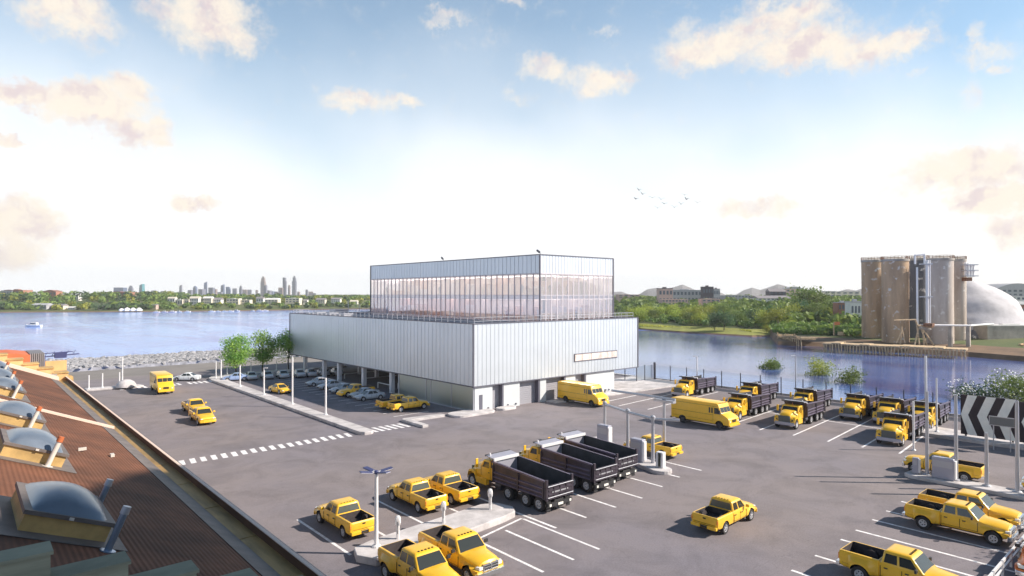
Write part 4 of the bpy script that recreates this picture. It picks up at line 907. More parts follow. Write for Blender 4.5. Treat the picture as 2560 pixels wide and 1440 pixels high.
pole('lamp_post', 'white lamp post by the fence behind the first dump truck', 'lamp post', 94.0, yon(1742, 94.0), 0, zat(Vector((94.0, yon(1742, 94.0), 0)), 891), .12, 'white_metal', side_head(.3, AF + PI / 2))
pole('lamp_post', 'thin grey lamp post by the fence behind the pair of trucks in the middle', 'lamp post', 94.0, yon(1988, 94.0), 0, 6.3, .09, 'grey_metal', side_head(.25, AF + PI / 2))
# fuel pumps
def pump(label, x, y, z, w, d, h, rz=0, group='grey fuel pumps on islands'):
    t = thing('fuel_pump', label, 'fuel pump', (x, y, z), rz, group)
    k = MB(); k.box(-d / 2, -w / 2, 0, d / 2, w / 2, h); k.build('housing', 'shield_grey', t, bevel=.07, seg=3)
    k = MB(); k.box(-d / 2 - .015, -w / 2 + .1, h * .55, -d / 2 + .01, w / 2 - .1, h * .85); k.build('panel', 'grey_metal', t)
    k = MB(); k.box(-d / 2 + .05, -w / 2 - .12, .1, d / 2 - .05, -w / 2 + .02, h * .92); k.build('side_cover', 'white_metal', t, bevel=.05, seg=3)
    k = MB()
    P = [Vector((0, w * .5, h * .8)), Vector((0, w * .5 + .16, h * .5)), Vector((0, w * .5 + .14, h * .15)), Vector((0, w * .5 + .02, h * .3))]
    for a, b_ in zip(P, P[1:]): k.tube(a, b_, .025, 6)
    k.build('hose', 'black_plastic', t)
    return t
pump('grey box fuel pump standing before the doors of the pickup on the right island', 61.0, 15.75, .3, 1.55, .55, 1.75)
pump('small grey cabinet at the left tip of the right pump island', 61.0, 17.75, .3, .45, .4, 1.35)
pump('grey pump cabinet at the right edge beyond the last tall post', 61.3, 9.6, .3, .9, .5, 1.6)
pump('large grey fuel pump between the two nearer posts of the pipe frame', 46.6, 35.8, .32, 1.3, .7, 2.0, 0)
pump('grey fuel pump behind the first dump truck box at the far post', 49.3, 42.1, .32, 1.4, .7, 1.9, 0)
t = thing('pump_cabinet', 'pale slotted cabinet at the rounded tip of the pipe frame island', 'cabinet', (46.3, 33.1, .32), R(10)); k = MB(); k.box(-.3, -.35, 0, .3, .35, 1.35); k.build('housing', 'white_metal', t, bevel=.08, seg=3)
k = MB(); k.box(-.32, -.14, .1, -.29, .10, 1.3); k.build('slot', 'glass_dark', t)
# pipe frame canopy
t = thing('fuel_canopy', 'lilac grey pipe frame of four posts and an overhead pipe over the fuel pumps', 'canopy', (0, 0, 0))
PP = [(50.8, 43.3, 4.0), (48.6, 39.0, 4.1), (46.95, 34.4, 4.3), (52.2, 36.9, 4.9)]
PP[1] = (47.6, 37.75, 4.35)
for x, y, h in PP:
    k = MB(); k.tube((x, y, 0.2), (x, y, h), .17, 14, .14); k.lathe((x, y, h - .12), [(.24, 0), (.24, .3), (.1, .42)], 12); k.build('post', 'grey_metal', t, smooth=40)
k = MB()
for a, b_ in ((0, 1), (1, 2)): k.tube((*PP[a][:2], PP[a][2] - .02), (*PP[b_][:2], PP[b_][2] - .02), .13, 12)
k.tube((*PP[2][:2], PP[2][2] - .02), (PP[2][0] + 1.2, PP[2][1] - 2.0, PP[2][2] - .02), .12, 12); k.build('overhead_pipe', 'grey_metal', t, smooth=40)
k = MB(); q0, q1 = at(1563, 979, 5.25), at(1682, 998, 5.25); q0.x = q1.x = 52.2; q1.y = 35.6; q0.y = 43.5; k.tube(q0, q1, .12, 10); k.box(51.95, 35.7, 4.88, 52.45, 38.0, 5.08); k.build('crosshead', 'grey_metal', t)
# chargers
for x, y, lb in ((20.35, 33.9, 'nearest'), (24.0, 34.25, 'middle'), (28.0, 34.3, 'farthest')):
    t = thing('charging_post', 'pale charging post on the concrete island, ' + lb + ' of three' + {'nearest': ' and next to the lamp post', 'middle': '', 'farthest': ' and beside the dump truck'}[lb], 'charging post', (x, y, .45), R(-35), 'charging posts on the island')
    k = MB(); k.rings([rrect(-.10, .10, .10, .05, 0), rrect(-.10, .10, .10, .05, .95)]); k.build('stem', 'white_metal', t, smooth=40)
    k = MB(); k.rings([rrect(-.13, .13, .11, .05, .85), rrect(-.18, .17, .18, .08, .98), rrect(-.18, .17, .18, .08, 1.22), rrect(-.12, .12, .13, .08, 1.38), rrect(-.05, .05, .06, .03, 1.42)]); h = k.build('head', 'white_metal', t, smooth=40)
    k = MB(); k.box(-.19, -.10, 1.02, -.175, .10, 1.2); k.build('display', 'glass_dark', h)
    k = MB(); k.tube((-.02, -.18, 1.1), (-.02, -.24, .6), .02, 6); k.tube((-.02, -.24, .6), (-.02, -.12, .35), .02, 6); k.build('cable', 'black_plastic', t)
# chevron board
def chev(label, x, y0, y1, z0, z1, ph, group='black and white chevron boards'):
    t = thing('chevron_board', label, 'chevron board', (x, (y0 + y1) / 2, 0), 0, group); h = (y0 - y1) / 2
    k = MB(); k.box(-.08, -h, z0, .10, h, z1); k.build('board', 'board_dark', t)
    k = MB(); zm = (z0 + z1) / 2; H2 = (z1 - z0) / 2; n = 0; s_ = ph
    def clip(y): return max(-h + .02, min(h - .02, y))
    y = h - ph
    while y > -h - 1.2:
        # each stripe: an arrow pointing to the left of the photograph (+y)
        for sg in (-1, 1):
            P = [(y + .72, zm), (y - .12, zm), (y - .92, zm + sg * H2), (y - .08, zm + sg * H2)]
            Q = [(clip(a), b) for a, b in P]
            if abs(Q[0][0] - Q[1][0]) + abs(Q[2][0] - Q[3][0]) > .1:
                F = [(-.085, a, b) for a, b in Q]; k.face(F if sg > 0 else F[::-1])
        y -= 1.62
    k.build('chevrons', 'board_white', t)
    for yy in (-h + .4, h - .4): k = MB(); k.box(.10, yy - .08, 0, .24, yy + .08, z1 - .1); k.build('post', 'dark_metal', t)
mat('sign_grey', (.16, .17, .18), .6); mat('board_dark', (.04, .028, .035), .7, var=.2, vscale=.8); mat('board_white', (.88, .88, .84), .8, var=.08, vscale=1.2, bump=.1, bscale=6)
chev('black board with white chevrons pointing left on the sign island', 80.8, yon(2400, 80.8), yon(2541, 80.8), .55, 4.75, .55)
chev('black board with white chevrons cut by the right edge of the picture', 80.7, yon(2546, 80.7), yon(2546, 80.7) - 5.5, .55, 4.6, .9)
t = thing('glass_sign', 'small grey translucent panel hanging before the chevron board', 'sign panel', (77.5, 0, 0))
ya, yb = yon(2472, 77.5), yon(2533, 77.5); za = zat(Vector((77.5, ya, 0)), 1040); zb = zat(Vector((77.5, ya, 0)), 1060)
k = MB(); k.box(-.04, yb, zb, .04, ya, za); k.build('panel', 'sign_grey', t)
k = MB(); k.box(-.06, yb, za, .06, ya, za + .06); k.box(-.06, yb, zb - .06, .06, ya, zb); k.box(-.06, ya, zb - .06, .06, ya + .06, za + .06); k.tube((0, yb + .3, 0), (0, yb + .3, zb), .05); k.tube((0, ya - .3, 0), (0, ya - .3, zb), .05); k.build('frame', 'grey_metal', t)
# river fence
thin_glass('fence_mesh', (.93, .95, .96), -.30, .3, (.8, .85, .9))
F = thing('river_fence', 'long mesh fence on dark thin posts between the truck bays and the river', 'fence', (94.2, 0, 0))
fy = [68.6 - 3.32 * i for i in range(31)]
for i, y in enumerate(fy):
    k = MB(); w = .055 if i else .16; k.box(-w, y - w, .1, w, y + w, 2.85 if i else 3.2); k.build('post', 'fence_post' if 'fence_post' in M else 'dark_metal', F)
k = MB(); k.box(-.012, fy[-1], .35, .012, fy[0], 2.7); k.build('mesh_panel', 'fence_mesh', F)
k = MB(); k.box(-.03, fy[-1], .30, .03, fy[0], .38); k.build('rail', 'dark_metal', F)
F = thing('terrace_fence', 'clear panel fence at the corner of the walkway beside the building', 'fence', (0, 0, 0))
for a, b_ in (((82, 74.5), (89.9, 74.5)), ((89.9, 74.5), (89.9, 69.3)), ((89.9, 69.3), (94.0, 68.9))):
    a, b_ = Vector((*a, 0)), Vector((*b_, 0)); n = max(1, round((b_ - a).length / 2.6)); k = MB(); k.beam(a + Vector((0, 0, 1.5)), b_ + Vector((0, 0, 1.5)), .02, 2.5); k.build('panel', 'fence_mesh', F)
    for i in range(n): q = a + (b_ - a) * i / n; k = MB(); k.box(q.x - .06, q.y - .06, .1, q.x + .06, q.y + .06, 2.9); k.build('post', 'dark_metal', F)
# ------------------------------------------------------------------ birds
k = MB()
BP = [[Vector((0, -.55, .0)), Vector((.12, -.30, .14)), Vector((.16, 0, 0)), Vector((.12, .30, .14)), Vector((0, .55, .0))]]
mat('bird_grey', (.10, .10, .11), .8)
def bird(px, py, flap, rz, sc):
    k = MB(); w = .15
    pts = [Vector((-.05, -.95, flap * 1.0)), Vector((.08, -.5, flap * .9 + .06)), Vector((.05, -.08, .02)), Vector((.05, .08, .02)), Vector((.08, .5, flap * .9 + .06)), Vector((-.05, .95, flap * 1.0))]
    rs = []
    for i, p in enumerate(pts):
        c = (.05, .16, .22, .22, .16, .05)[i]; rs.append([p + Vector((c, 0, 0)), p + Vector((0, 0, .03)), p + Vector((-c, 0, 0)), p + Vector((0, 0, -.02))])
    k.rings(rs); k.lathe((-.30, 0, 0), [(.02, 0), (.09, .12), (.11, .3), (.08, .5), (.05, .58), (.01, .68)], 8, 'x')
    k.face([(-.3, 0, .02), (-.55, -.12, .02), (-.55, .12, .02)])
    o = k.build('bird', 'bird_grey'); p = far(px, 150); o.location = (p.x, p.y, zat(p, py)); o.rotation_euler = (R(flap * 22), R(-6), rz); o.scale = (sc, sc, sc); return o
bs = [(1598, 475), (1607, 485), (1590, 497), (1631, 494), (1653, 498), (1661, 509), (1644, 520), (1686, 518), (1703, 510), (1712, 487), (1717, 498), (1744, 507)]
for i, (x, y) in enumerate(sorted(bs)):
    o = bird(x, y, .42 if i % 3 else .25, AF + random.uniform(-.7, .7), .88); tag(o, 'small grey bird in flight, ' + nth(i + 1) + ' from the left of the flock', 'bird', 'flock of birds in the sky')
# ------------------------------------------------------------------ trees
def leafmat(name, a, b_, sc=.25, rnd=.15, trans=.35):
    m = mat(name, a, .6, col2=b_, vscale=sc, rnd=rnd); t = m.node_tree; n = t.nodes; l = t.links
    bs_ = n['Principled BSDF']; tr = n.new('ShaderNodeBsdfTranslucent'); mx = n.new('ShaderNodeMixShader'); mx.inputs[0].default_value = trans
    s = bs_.inputs['Base Color'].links[0].from_socket; l.new(s, tr.inputs[0]); l.new(bs_.outputs[0], mx.inputs[1]); l.new(tr.outputs[0], mx.inputs[2]); l.new(mx.outputs[0], n['Material Output'].inputs[0])
leafmat('leaf_fresh', (.44, .62, .12), (.18, .38, .10), .5, .12, .5)
leafmat('leaf_mid', (.25, .33, .065), (.08, .16, .05), .12, .3)
leafmat('leaf_olive', (.46, .50, .07), (.20, .28, .045), .10, .3)
leafmat('leaf_dark', (.11, .21, .085), (.05, .12, .06), .10, .3)
def crown_mesh(name, rad, hgt, z0, nclump, nleaf, ls, seed, shape='round', lobes=9):
    rr = random.Random(seed); k = MB(); cl = []
    for i in range(lobes):
        a = rr.uniform(0, 2 * PI); f = rr.uniform(.05, .95); rx = rad * (.95 if shape == 'round' else (1 - f * .8)) * math.sin(PI * (.18 + .70 * f)) * rr.uniform(.35, .85)
        cl.append((Vector((rx * math.cos(a), rx * math.sin(a), z0 + hgt * (.12 + .76 * f))), rad * rr.uniform(.30, .52)))
    pts = []
    for i in range(nclump):
        c, r_ = rr.choice(cl); d = Vector((rr.gauss(0, 1), rr.gauss(0, 1), rr.gauss(0, .8))).normalized(); pts.append(c + d * r_ * rr.uniform(.55, 1.05))
    for p in pts:
        for j in range(nleaf):
            q = p + Vector((rr.gauss(0, 1), rr.gauss(0, 1), rr.gauss(0, .7))) * ls * 1.6; n = Vector((rr.gauss(0, 1), rr.gauss(0, 1), rr.gauss(0, 1) + .5)).normalized()
            u = n.orthogonal().normalized(); u.rotate(Matrix.Rotation(rr.uniform(0, 6.28), 3, n)); v = n.cross(u); s = ls * rr.uniform(.6, 1.25)
            k.face([q - u * s * .5, q + v * s * .32, q + u * s * .6, q - v * s * .32])
    return k, cl
def trunk_mesh(k, h, r, cl, seed, r0=None):
    rr = random.Random(seed); P = [Vector((0, 0, 0))]
    for i in range(1, 5): P.append(Vector((rr.uniform(-.05, .05) * h * .3, rr.uniform(-.05, .05) * h * .3, h * i / 4)))
    for i in range(4): k.tube(P[i], P[i + 1], r * (1 - i * .16), 8, r * (1 - (i + 1) * .16))
    for c, _ in cl: 
        s = P[rr.choice((2, 3, 4))]; m_ = (s + c) / 2 + Vector((0, 0, -.05 * h)); k.tube(s, m_, r * .42, 6, r * .28); k.tube(m_, c, r * .28, 5, r * .08)
def tree(name, label, loc, rad, hgt, z0, lm, seed, group=None, ncl=420, nl=5, ls=.24, shape='round', lobes=10, tr=.16):
    t = thing(name, label, 'tree', loc, 0, group); k, cl = crown_mesh('crown', rad, hgt, z0, ncl, nl, ls, seed, shape, lobes); k.build('crown', lm, t)
    k = MB(); trunk_mesh(k, z0 + hgt * .45, tr, cl, seed); k.build('trunk', 'bark', t); return t
for px, py, tp, hw, lb, sd_ in ((591, 941, 841, 37, 'left of the three fresh green trees beyond the median', 3), (657, 932, 832, 38, 'middle of the three fresh green trees beyond the median', 5), (722, 926, 826, 36, 'right fresh green tree, half hidden by the corner of the white building', 8)):
    p = at(px, py); H = zat(p, tp); rr_ = hw * (p.x * FV.x + p.y * FV.y) / FPX
    tree('broadleaf_tree', lb, (p.x, p.y, 0), rr_ * 1.05, H - 2.0, 2.0, 'leaf_fresh', sd_, 'fresh green trees beyond the median', 900, 5, .30, lobes=16)
# tree whose shade falls on the right bays, just outside the picture
tree('broadleaf_tree', 'leafy tree beyond the right barrier', (53, 0.5, 0), 2.6, 5.2, 2.3, 'leaf_fresh', 21, None, 500, 5, .3)
# bushes on the river edge outside the fence
for px, py, w, h, lb, lm, sd_ in ((2130, 958, 3.2, 3.3, 'green bush in the river beyond the middle dump trucks', 'leaf_mid', 31), (2045, 938, 3.0, 4.2, 'thin olive bush in the river left of the rounder green one', 'leaf_olive', 32), (1925, 921, 2.6, 2.4, 'small low green bush standing in the river', 'leaf_mid', 33), (2440, 996, 3.8, 3.4, 'large green bush with pale blossoms behind the chevron board', 'leaf_dark', 34), (2535, 1005, 4.6, 4.8, 'large green bush at the right edge behind the chevron board', 'leaf_mid', 35)):
    p = at(px, py, WZ); t = thing('river_bush', lb, 'bush', (p.x, p.y, WZ - .3), 0, 'bushes in the river'); k, cl = crown_mesh('crown', w, h, -.4, 420 if w < 4 else 900, 5, .34, sd_); k.build('foliage', lm, t)
    if px in (2440, 2535):
        rr = random.Random(sd_); k2 = MB()
        for i in range(150):
            c, r_ = rr.choice(cl); d = Vector((rr.gauss(0, 1), rr.gauss(0, 1), abs(rr.gauss(0, 1)))).normalized(); q = c + d * r_ * 1.08; k2.obox(q, (.07, 0, .03), (0, .06, .02), (0, .02, .05))
        k2.build('blossom', 'board_white', t)
    k = MB(); trunk_mesh(k, h * .35, .07, cl[:5], sd_); k.build('stem', 'bark', t)
# ------------------------------------------------------------------ far left bank
def lerp_pts(pts, px):
    for (a, b_), (c, d) in zip(pts, pts[1:]):
        if a <= px <= c: return b_ + (d - b_) * (px - a) / (c - a)
    return pts[0][1] if px < pts[0][0] else pts[-1][1]
def bank(px, off, pts, prof):
    """ground point `off` metres behind the water's edge in the direction of column px"""
    p = at(px, lerp_pts(pts, px), WZ); d = math.hypot(p.x, p.y); u = p / d; z = prof[-1][1]
    for (o0, z0), (o1, z1) in zip(prof, prof[1:]):
        if o0 <= off <= o1: z = z0 + (z1 - z0) * (off - o0) / (o1 - o0); break
    return Vector((u.x * (d + off), u.y * (d + off), z))
PL = [(0, -3), (8, -1.7), (60, 1.9), (200, 7.0), (500, 9), (1200, 8), (20000, 8)]
PR = [(0, -3), (3, -1.4), (20, -.2), (60, 1.5), (150, 5.5), (400, 9.5), (1200, 9), (20000, 8)]
def tree_proto(nm, rad, h, z0, lm, seed, nc, ls, nl=3, shape='round'):
    return tree(nm, 'x', (0, 0, 0), rad, h, z0, lm, seed, None, nc, nl, ls, shape, 8, .25)
protoL = [tree_proto('bank_tree', 5.2, 8.5, 1.6, 'leaf_mid', 41, 150, 1.1), tree_proto('bank_tree', 4.4, 7.5, 1.2, 'leaf_dark', 42, 150, 1.0), tree_proto('bank_tree', 5.0, 6.5, .9, 'leaf_olive', 43, 150, 1.0)]
ul = set()
def put_tree(protos, k, p, sc, label, group, cat='tree'):
    o = protos[k]; o = o if o not in ul else copy_tree(o); ul.add(protos[k]); o.location = p - Vector((0, 0, .3)); o.scale = (sc * random.uniform(.9, 1.15), sc * random.uniform(.9, 1.15), sc); o.rotation_euler = (0, 0, random.uniform(0, 6))
    o['label'] = label; o['category'] = cat; o['group'] = group; return o
specL = []
for px in range(8, 1100, 34):
    specL.append((px + random.uniform(-8, 8), random.uniform(14, 60)))
for i, (px, off) in enumerate(sorted(specL)):
    p = bank(px, off, ptsL, PL); put_tree(protoL, random.choice((0, 0, 1, 2)), p, random.uniform(.6, .95) * (1 if px < 430 else .55), 'green tree in the front row on the far left shore, ' + nth(i + 1) + ' from the left', 'front trees of the far left shore')
# the wood behind them reads as one mass
def wood(name, label, spots, lm, seed, ls, nl=55):
    rr = random.Random(seed); k = MB()
    for p, r_, h in spots:
        for j in range(nl):
            d = Vector((rr.gauss(0, 1), rr.gauss(0, 1), rr.gauss(0, 1))).normalized() * rr.uniform(.6, 1.0); q = p + Vector((d.x * r_, d.y * r_, h * .5 + d.z * h * .5))
            n = (d + Vector((rr.gauss(0, .5), rr.gauss(0, .5), rr.gauss(0, .5)))).normalized(); u = n.orthogonal().normalized(); v = n.cross(u); s = ls * rr.uniform(.6, 1.3)
            k.face([q - u * s, q + v * s * .7, q + u * s, q - v * s * .7])
    o = k.build(name, lm); tag(o, label, 'wood', kind='stuff')
def hillL(px):  # how deep and tall the wood is along the bank
    return 1.25 if px < 460 else 1.0 if px < 700 else .75
for nm, lb, lm, sd_, fr in (('distant_wood', 'mid green wooded slope spread along the far left shore', 'leaf_mid', 51, .5), ('distant_wood', 'dark green tree masses between the houses of the far left shore', 'leaf_dark', 52, .3), ('distant_wood', 'olive green tree masses on the far left shore', 'leaf_olive', 53, .2)):
    rr = random.Random(sd_); sp = []
    for i in range(int(900 * fr)):
        px = rr.uniform(-350, 1180); off = rr.choice((rr.uniform(20, 90), rr.uniform(110, 260), rr.uniform(180, 420), rr.uniform(180, 420))); p = bank(px, off, ptsL, PL); sc = hillL(px)
        if off < 100 and px > 430 and rr.random() < .25: off = 60
        sp.append((p, rr.uniform(4, 7) * (1 if off > 100 or px < 430 else .6), (rr.uniform(5.5, 9) * sc * (1.15 if px < 430 else 1)) if off > 100 else rr.uniform(2.2, 4.2) * (1.5 if px < 430 else 1)))
    wood(nm, lb, sp, lm, sd_, 1.7)
# houses and blocks on the far left shore: (column left, right, top row, base row, off, colour, label)
for nm, c in (('h_cream', (.68, .62, .52)), ('h_white', (.75, .74, .72)), ('h_grey', (.42, .42, .45)), ('h_brick', (.36, .17, .12)), ('h_roof', (.26, .24, .26)), ('h_redroof', (.30, .15, .12)), ('h_pink', (.60, .42, .38)), ('h_dark', (.09, .08, .10)), ('h_win', (.12, .14, .18))): mat(nm, c, .8, var=.1, vscale=.15)
def block(name, label, cat, px0, px1, top, base, dist, wm, rm, group, roof='gable', depth=None, wins=(3, 2), z=None):
    a, b_ = far(px0, dist), far(px1, dist); zt = zat((a + b_) / 2, top); zb = zat((a + b_) / 2, base) if z is None else z; w = (b_ - a).length; c = (a + b_) / 2; dp = depth or max(5, w * .7); h = zt - zb
    t = thing(name, label, cat, (c.x, c.y, zb), AF - PI / 2, group); hw = w / 2; rh = (min(h * .35, w * .22) if roof == 'gable' else 0)
    k = MB(); k.box(-hw, 0, -4, hw, dp, h - rh); k.build('wall', wm, t)
    k = MB()
    if roof == 'gable': k.rings([[(-hw - .4, -.5, h - rh), (-hw - .4, dp + .5, h - rh), (-hw - .4, dp / 2, h)], [(hw + .4, -.5, h - rh), (hw + .4, dp + .5, h - rh), (hw + .4, dp / 2, h)]])
    elif roof == 'round':
        k.rings([[(x, y, h + math.sin(PI * j / 8) * hw * .25) for x, y in ((-hw + w * j / 8, 0), (-hw + w * j / 8, dp))] + [(-hw + w * j / 8, dp, h - .1), (-hw + w * j / 8, 0, h - .1)] for j in range(9)])
    else: k.box(-hw - .1, -.1, h, hw + .1, dp, h + max(.25, h * .04)); k.box(-hw * .3, dp * .3, h, hw * .2, dp * .6, h + h * .12)
    k.build('roof', rm, t)
    nx, nz = wins
    if nx:
        for i in range(nx):
            for j in range(nz):
                x = -hw + w * (i + .5) / nx; z_ = (h - rh) * (j + .5) / nz; ww, hh = w / nx * .28, (h - rh) / nz * .25
                k = MB(); k.box(x - ww, -.06, z_ - hh, x + ww, .02, z_ + hh); k.build('window', 'h_win', t)
    return t
HS = [(2, 30, 727, 748, 'h_grey', 'h_roof', 'flat'), (10, 57, 726, 750, 'h_brick', 'h_redroof', 'flat'), (54, 86, 731, 749, 'h_white', 'h_grey', 'gable'), (107, 140, 729, 745, 'h_brick', 'h_redroof', 'round'), (152, 166, 734, 743, 'h_cream', 'h_roof', 'gable'), (176, 196, 733, 744, 'h_white', 'h_grey', 'gable'), (78, 116, 758, 768, 'h_grey', 'h_grey', 'gable'), (130, 158, 760, 768, 'h_cream', 'h_roof', 'gable'), (170, 186, 766, 772, 'h_white', 'h_white', 'gable'), (245, 262, 762, 771, 'h_cream', 'h_roof', 'gable'),
      (252, 318, 731, 747, 'h_brick', 'h_redroof', 'flat'), (286, 325, 740, 752, 'h_cream', 'h_white', 'flat'), (378, 390, 760, 768, 'h_pink', 'h_roof', 'gable'), (419, 437, 742, 752, 'h_white', 'h_cream', 'gable'), (438, 456, 749, 760, 'h_cream', 'h_white', 'flat'), (457, 472, 748, 760, 'h_cream', 'h_roof', 'flat'), (474, 496, 741, 758, 'h_white', 'h_cream', 'gable'), (507, 528, 741, 757, 'h_cream', 'h_white', 'gable'), (529, 552, 744, 757, 'h_white', 'h_roof', 'gable'),
      (566, 596, 747, 758, 'h_cream', 'h_white', 'flat'), (598, 624, 750, 761, 'h_cream', 'h_cream', 'flat'), (640, 658, 742, 752, 'h_white', 'h_roof', 'gable'), (662, 694, 745, 754, 'h_cream', 'h_white', 'gable'), (664, 690, 756, 762, 'h_pink', 'h_cream', 'flat'), (713, 748, 746, 754, 'h_cream', 'h_white', 'flat'), (716, 742, 755, 762, 'h_white', 'h_white', 'gable'), (758, 768, 748, 756, 'h_white', 'h_roof', 'gable'), (790, 812, 745, 754, 'h_cream', 'h_roof', 'gable'), (828, 850, 744, 752, 'h_white', 'h_roof', 'gable'), (875, 893, 750, 758, 'h_white', 'h_cream', 'gable')]
HS.sort()
CN = {'h_grey': 'grey', 'h_brick': 'red brick', 'h_white': 'white', 'h_cream': 'cream', 'h_pink': 'pinkish'}
for i, (a, b_, tp, bs_, wm, rm, rf) in enumerate(HS):
    ts = (CAMH - WZ) * FPX / (lerp_pts(ptsL, a) - CYP); d = ts + (22 if bs_ > 764 else 75 if bs_ > 753 else 100 if a > 340 else 185); bs_ = bs_ + 3
    big = b_ - a > 36
    block('bank_house', f"{CN[wm]} {'block' if rf == 'flat' else 'house'} among trees on the far left shore, {nth(i + 1)} building from the left", 'building', a, b_, tp, bs_, d, wm, rm, 'buildings on the far left shore', rf, wins=(5, 3) if big else (3, 1) if (b_ - a) < 20 else (4, 2))
# skyline
for nm, c in (('t_blue', (.10, .14, .25)), ('t_grey', (.16, .17, .24)), ('t_teal', (.04, .24, .30)), ('t_tan', (.26, .20, .20))): mat(nm, c, .5, var=.12, vscale=.03, stretch=(1, 1, .2))
TW = [(301, 719, 22, 'blue'), (327, 714, 9, 'grey'), (355, 710, 10, 'teal'), (385, 726, 9, 'grey'), (452, 712, 6, 'grey'), (476, 725, 9, 'grey'), (488, 715, 8, 'blue'), (505, 723, 12, 'grey'), (514, 704, 8, 'blue'), (529, 719, 11, 'grey'), (537, 723, 9, 'tan'), (557, 711, 8, 'blue'), (548, 730, 14, 'grey'), (571, 717, 10, 'blue'), (587, 721, 9, 'grey'), (602, 714, 6, 'grey'), (612, 724, 11, 'tan'), (624, 724, 9, 'grey'), (642, 725, 5, 'tan'), (658, 691, 10, 'tan'), (664, 712, 7, 'grey'), (672, 726, 10, 'grey'), (681, 728, 6, 'blue'), (692, 729, 11, 'grey'), (702, 719, 10, 'tan'), (712, 694, 8, 'grey'), (723, 712, 5, 'tan'), (736, 690, 9, 'grey'), (747, 729, 5, 'tan'), (767, 724, 5, 'grey'), (777, 729, 11, 'tan'), (786, 733, 7, 'grey'), (428, 733, 12, 'grey'), (405, 728, 5, 'grey')]
for i, (px, tp, w, c) in enumerate(sorted(TW)):
    D_ = 2300 + (i * 137) % 500; p = far(px, D_); h = zat(p, tp) - 4; wd = w * D_ / FPX; t = thing('skyline_tower', f"{'teal' if c == 'teal' else 'hazy ' + c} tower of the distant skyline, {nth(i + 1)} from the left", 'tower', (p.x, p.y, 4), AF - PI / 2 + random.uniform(-.3, .3), 'towers of the distant skyline')
    k = MB(); sty = i % 4; hw = wd / 2; mats_ = ['t_' + c]
    if h < 38: k.box(-hw, -hw, 0, hw, hw, h)
    elif sty == 0: k.rings([rrect(-hw, hw, hw, hw * .3, 0), rrect(-hw, hw, hw, hw * .3, h * .8), rrect(-hw * .75, hw * .75, hw * .75, hw * .3, h * .93), rrect(-hw * .35, hw * .35, hw * .35, hw * .2, h)])
    elif sty == 1: k.box(-hw, -hw, 0, hw, hw, h * .75); k.box(-hw * .75, -hw * .75, h * .75, hw * .75, hw * .75, h * .92); k.box(-hw * .4, -hw * .4, h * .92, hw * .4, hw * .4, h)
    elif sty == 2: k.rings([[(-hw, -hw, 0), (hw, -hw, 0), (hw, hw, 0), (-hw, hw, 0)], [(-hw * .8, -hw * .8, h * .9), (hw * .8, -hw * .8, h), (hw * .8, hw * .8, h), (-hw * .8, hw * .8, h * .9)]])
    else: k.box(-hw, -hw, 0, hw * .5, hw, h); k.box(hw * .5, -hw * .8, 0, hw, hw * .8, h * .82)
    k.build('shaft', mats_, t)
    k = MB(); nb_ = max(3, int(h / 9))
    for j in range(nb_): z = h * .70 * (j + .5) / nb_; k.box(-hw * .82, -hw - .35, z, hw * (.4 if sty == 3 else .82), -hw + .05, z + h * .70 / nb_ * .4)
    k.build('window_bands', 't_blue', t)
# marina tents, boats, jet ski
for i, (px, w) in enumerate(((304, 12), (318, 15), (333, 14), (348, 14))):
    p = bank(px, 2, ptsL, PL); s = w * 600 / FPX / 2; k = MB(); k.rings([rrect(-s, s, s, s * .3, 0), rrect(-s, s, s, s * .3, s * .6), rrect(-s * .5, s * .5, s * .5, s * .2, s * 1.05), rrect(-s * .1, s * .1, s * .1, s * .05, s * 1.25)]); o = k.build('shore_tent', 'white_metal', loc=(p.x, p.y, -1.4)); tag(o, 'white tent roof on the far left waterline, ' + nth(i + 1) + ' of four', 'tent', 'white tents on the far shore')
def boat(label, px, py, ln, rz, cm='white_metal', cat='boat'):
    p = at(px, py, WZ); t = thing('small_boat', label, cat, (p.x, p.y, WZ - .15), rz, 'boats on the far side of the water'); b = .17 * ln; k = MB()
    k.rings([[(x, -w, .15 * ln * f), (x, -w * .6, 0), (x, w * .6, 0), (x, w, .15 * ln * f)] for x, w, f in ((-.5 * ln, b * .9, .9), (0, b, .9), (.3 * ln, b * .8, 1), (.5 * ln, b * .06, 1.25))]); k.build('hull', cm, t)
    k = MB(); k.box(-.25 * ln, -b * .6, .12 * ln, .12 * ln, b * .6, .30 * ln); k.build('cabin', 'h_white', t, bevel=.1); k = MB(); k.box(-.2 * ln, -b * .62, .2 * ln, .13 * ln, b * .62, .27 * ln); k.build('window', 'h_win', t)
for i, (px, py) in enumerate(((392, 781), (412, 781), (432, 781), (448, 780.5), (470, 780), (530, 779.5), (546, 779), (562, 779), (577, 779), (592, 778.5), (632, 778), (650, 778), (664, 777.5))):
    boat('small white boat moored along the far left shore, ' + nth(i + 1) + ' from the left', px, py, random.uniform(4.5, 7), AF - PI / 2 + random.uniform(-.3, .3))
boat('white speed boat crossing the open water at the far left', 84, 817, 8.5, AF + PI / 2 + .05)
mat('foam', (.80, .83, .86), .7)
k = MB(); a, b_ = at(95, 816, WZ), at(262, 817, WZ); rr = random.Random(3)
for i in range(150):
    f = rr.random(); p = a + (b_ - a) * f; s = rr.uniform(.5, 2.2); y = rr.uniform(-1.2, 1.2); d = (b_ - a).normalized(); q = Vector((-d.y, d.x, 0)); p = p + q * y
    k.face([(v.x, v.y, WZ + .03 + .0005 * i) for v in (p - d * s, p + q * .25, p + d * s, p - q * .25)])
tag(k.build('boat_wake', 'foam'), 'thin white foam trail behind the speed boat', 'wake', kind='stuff')
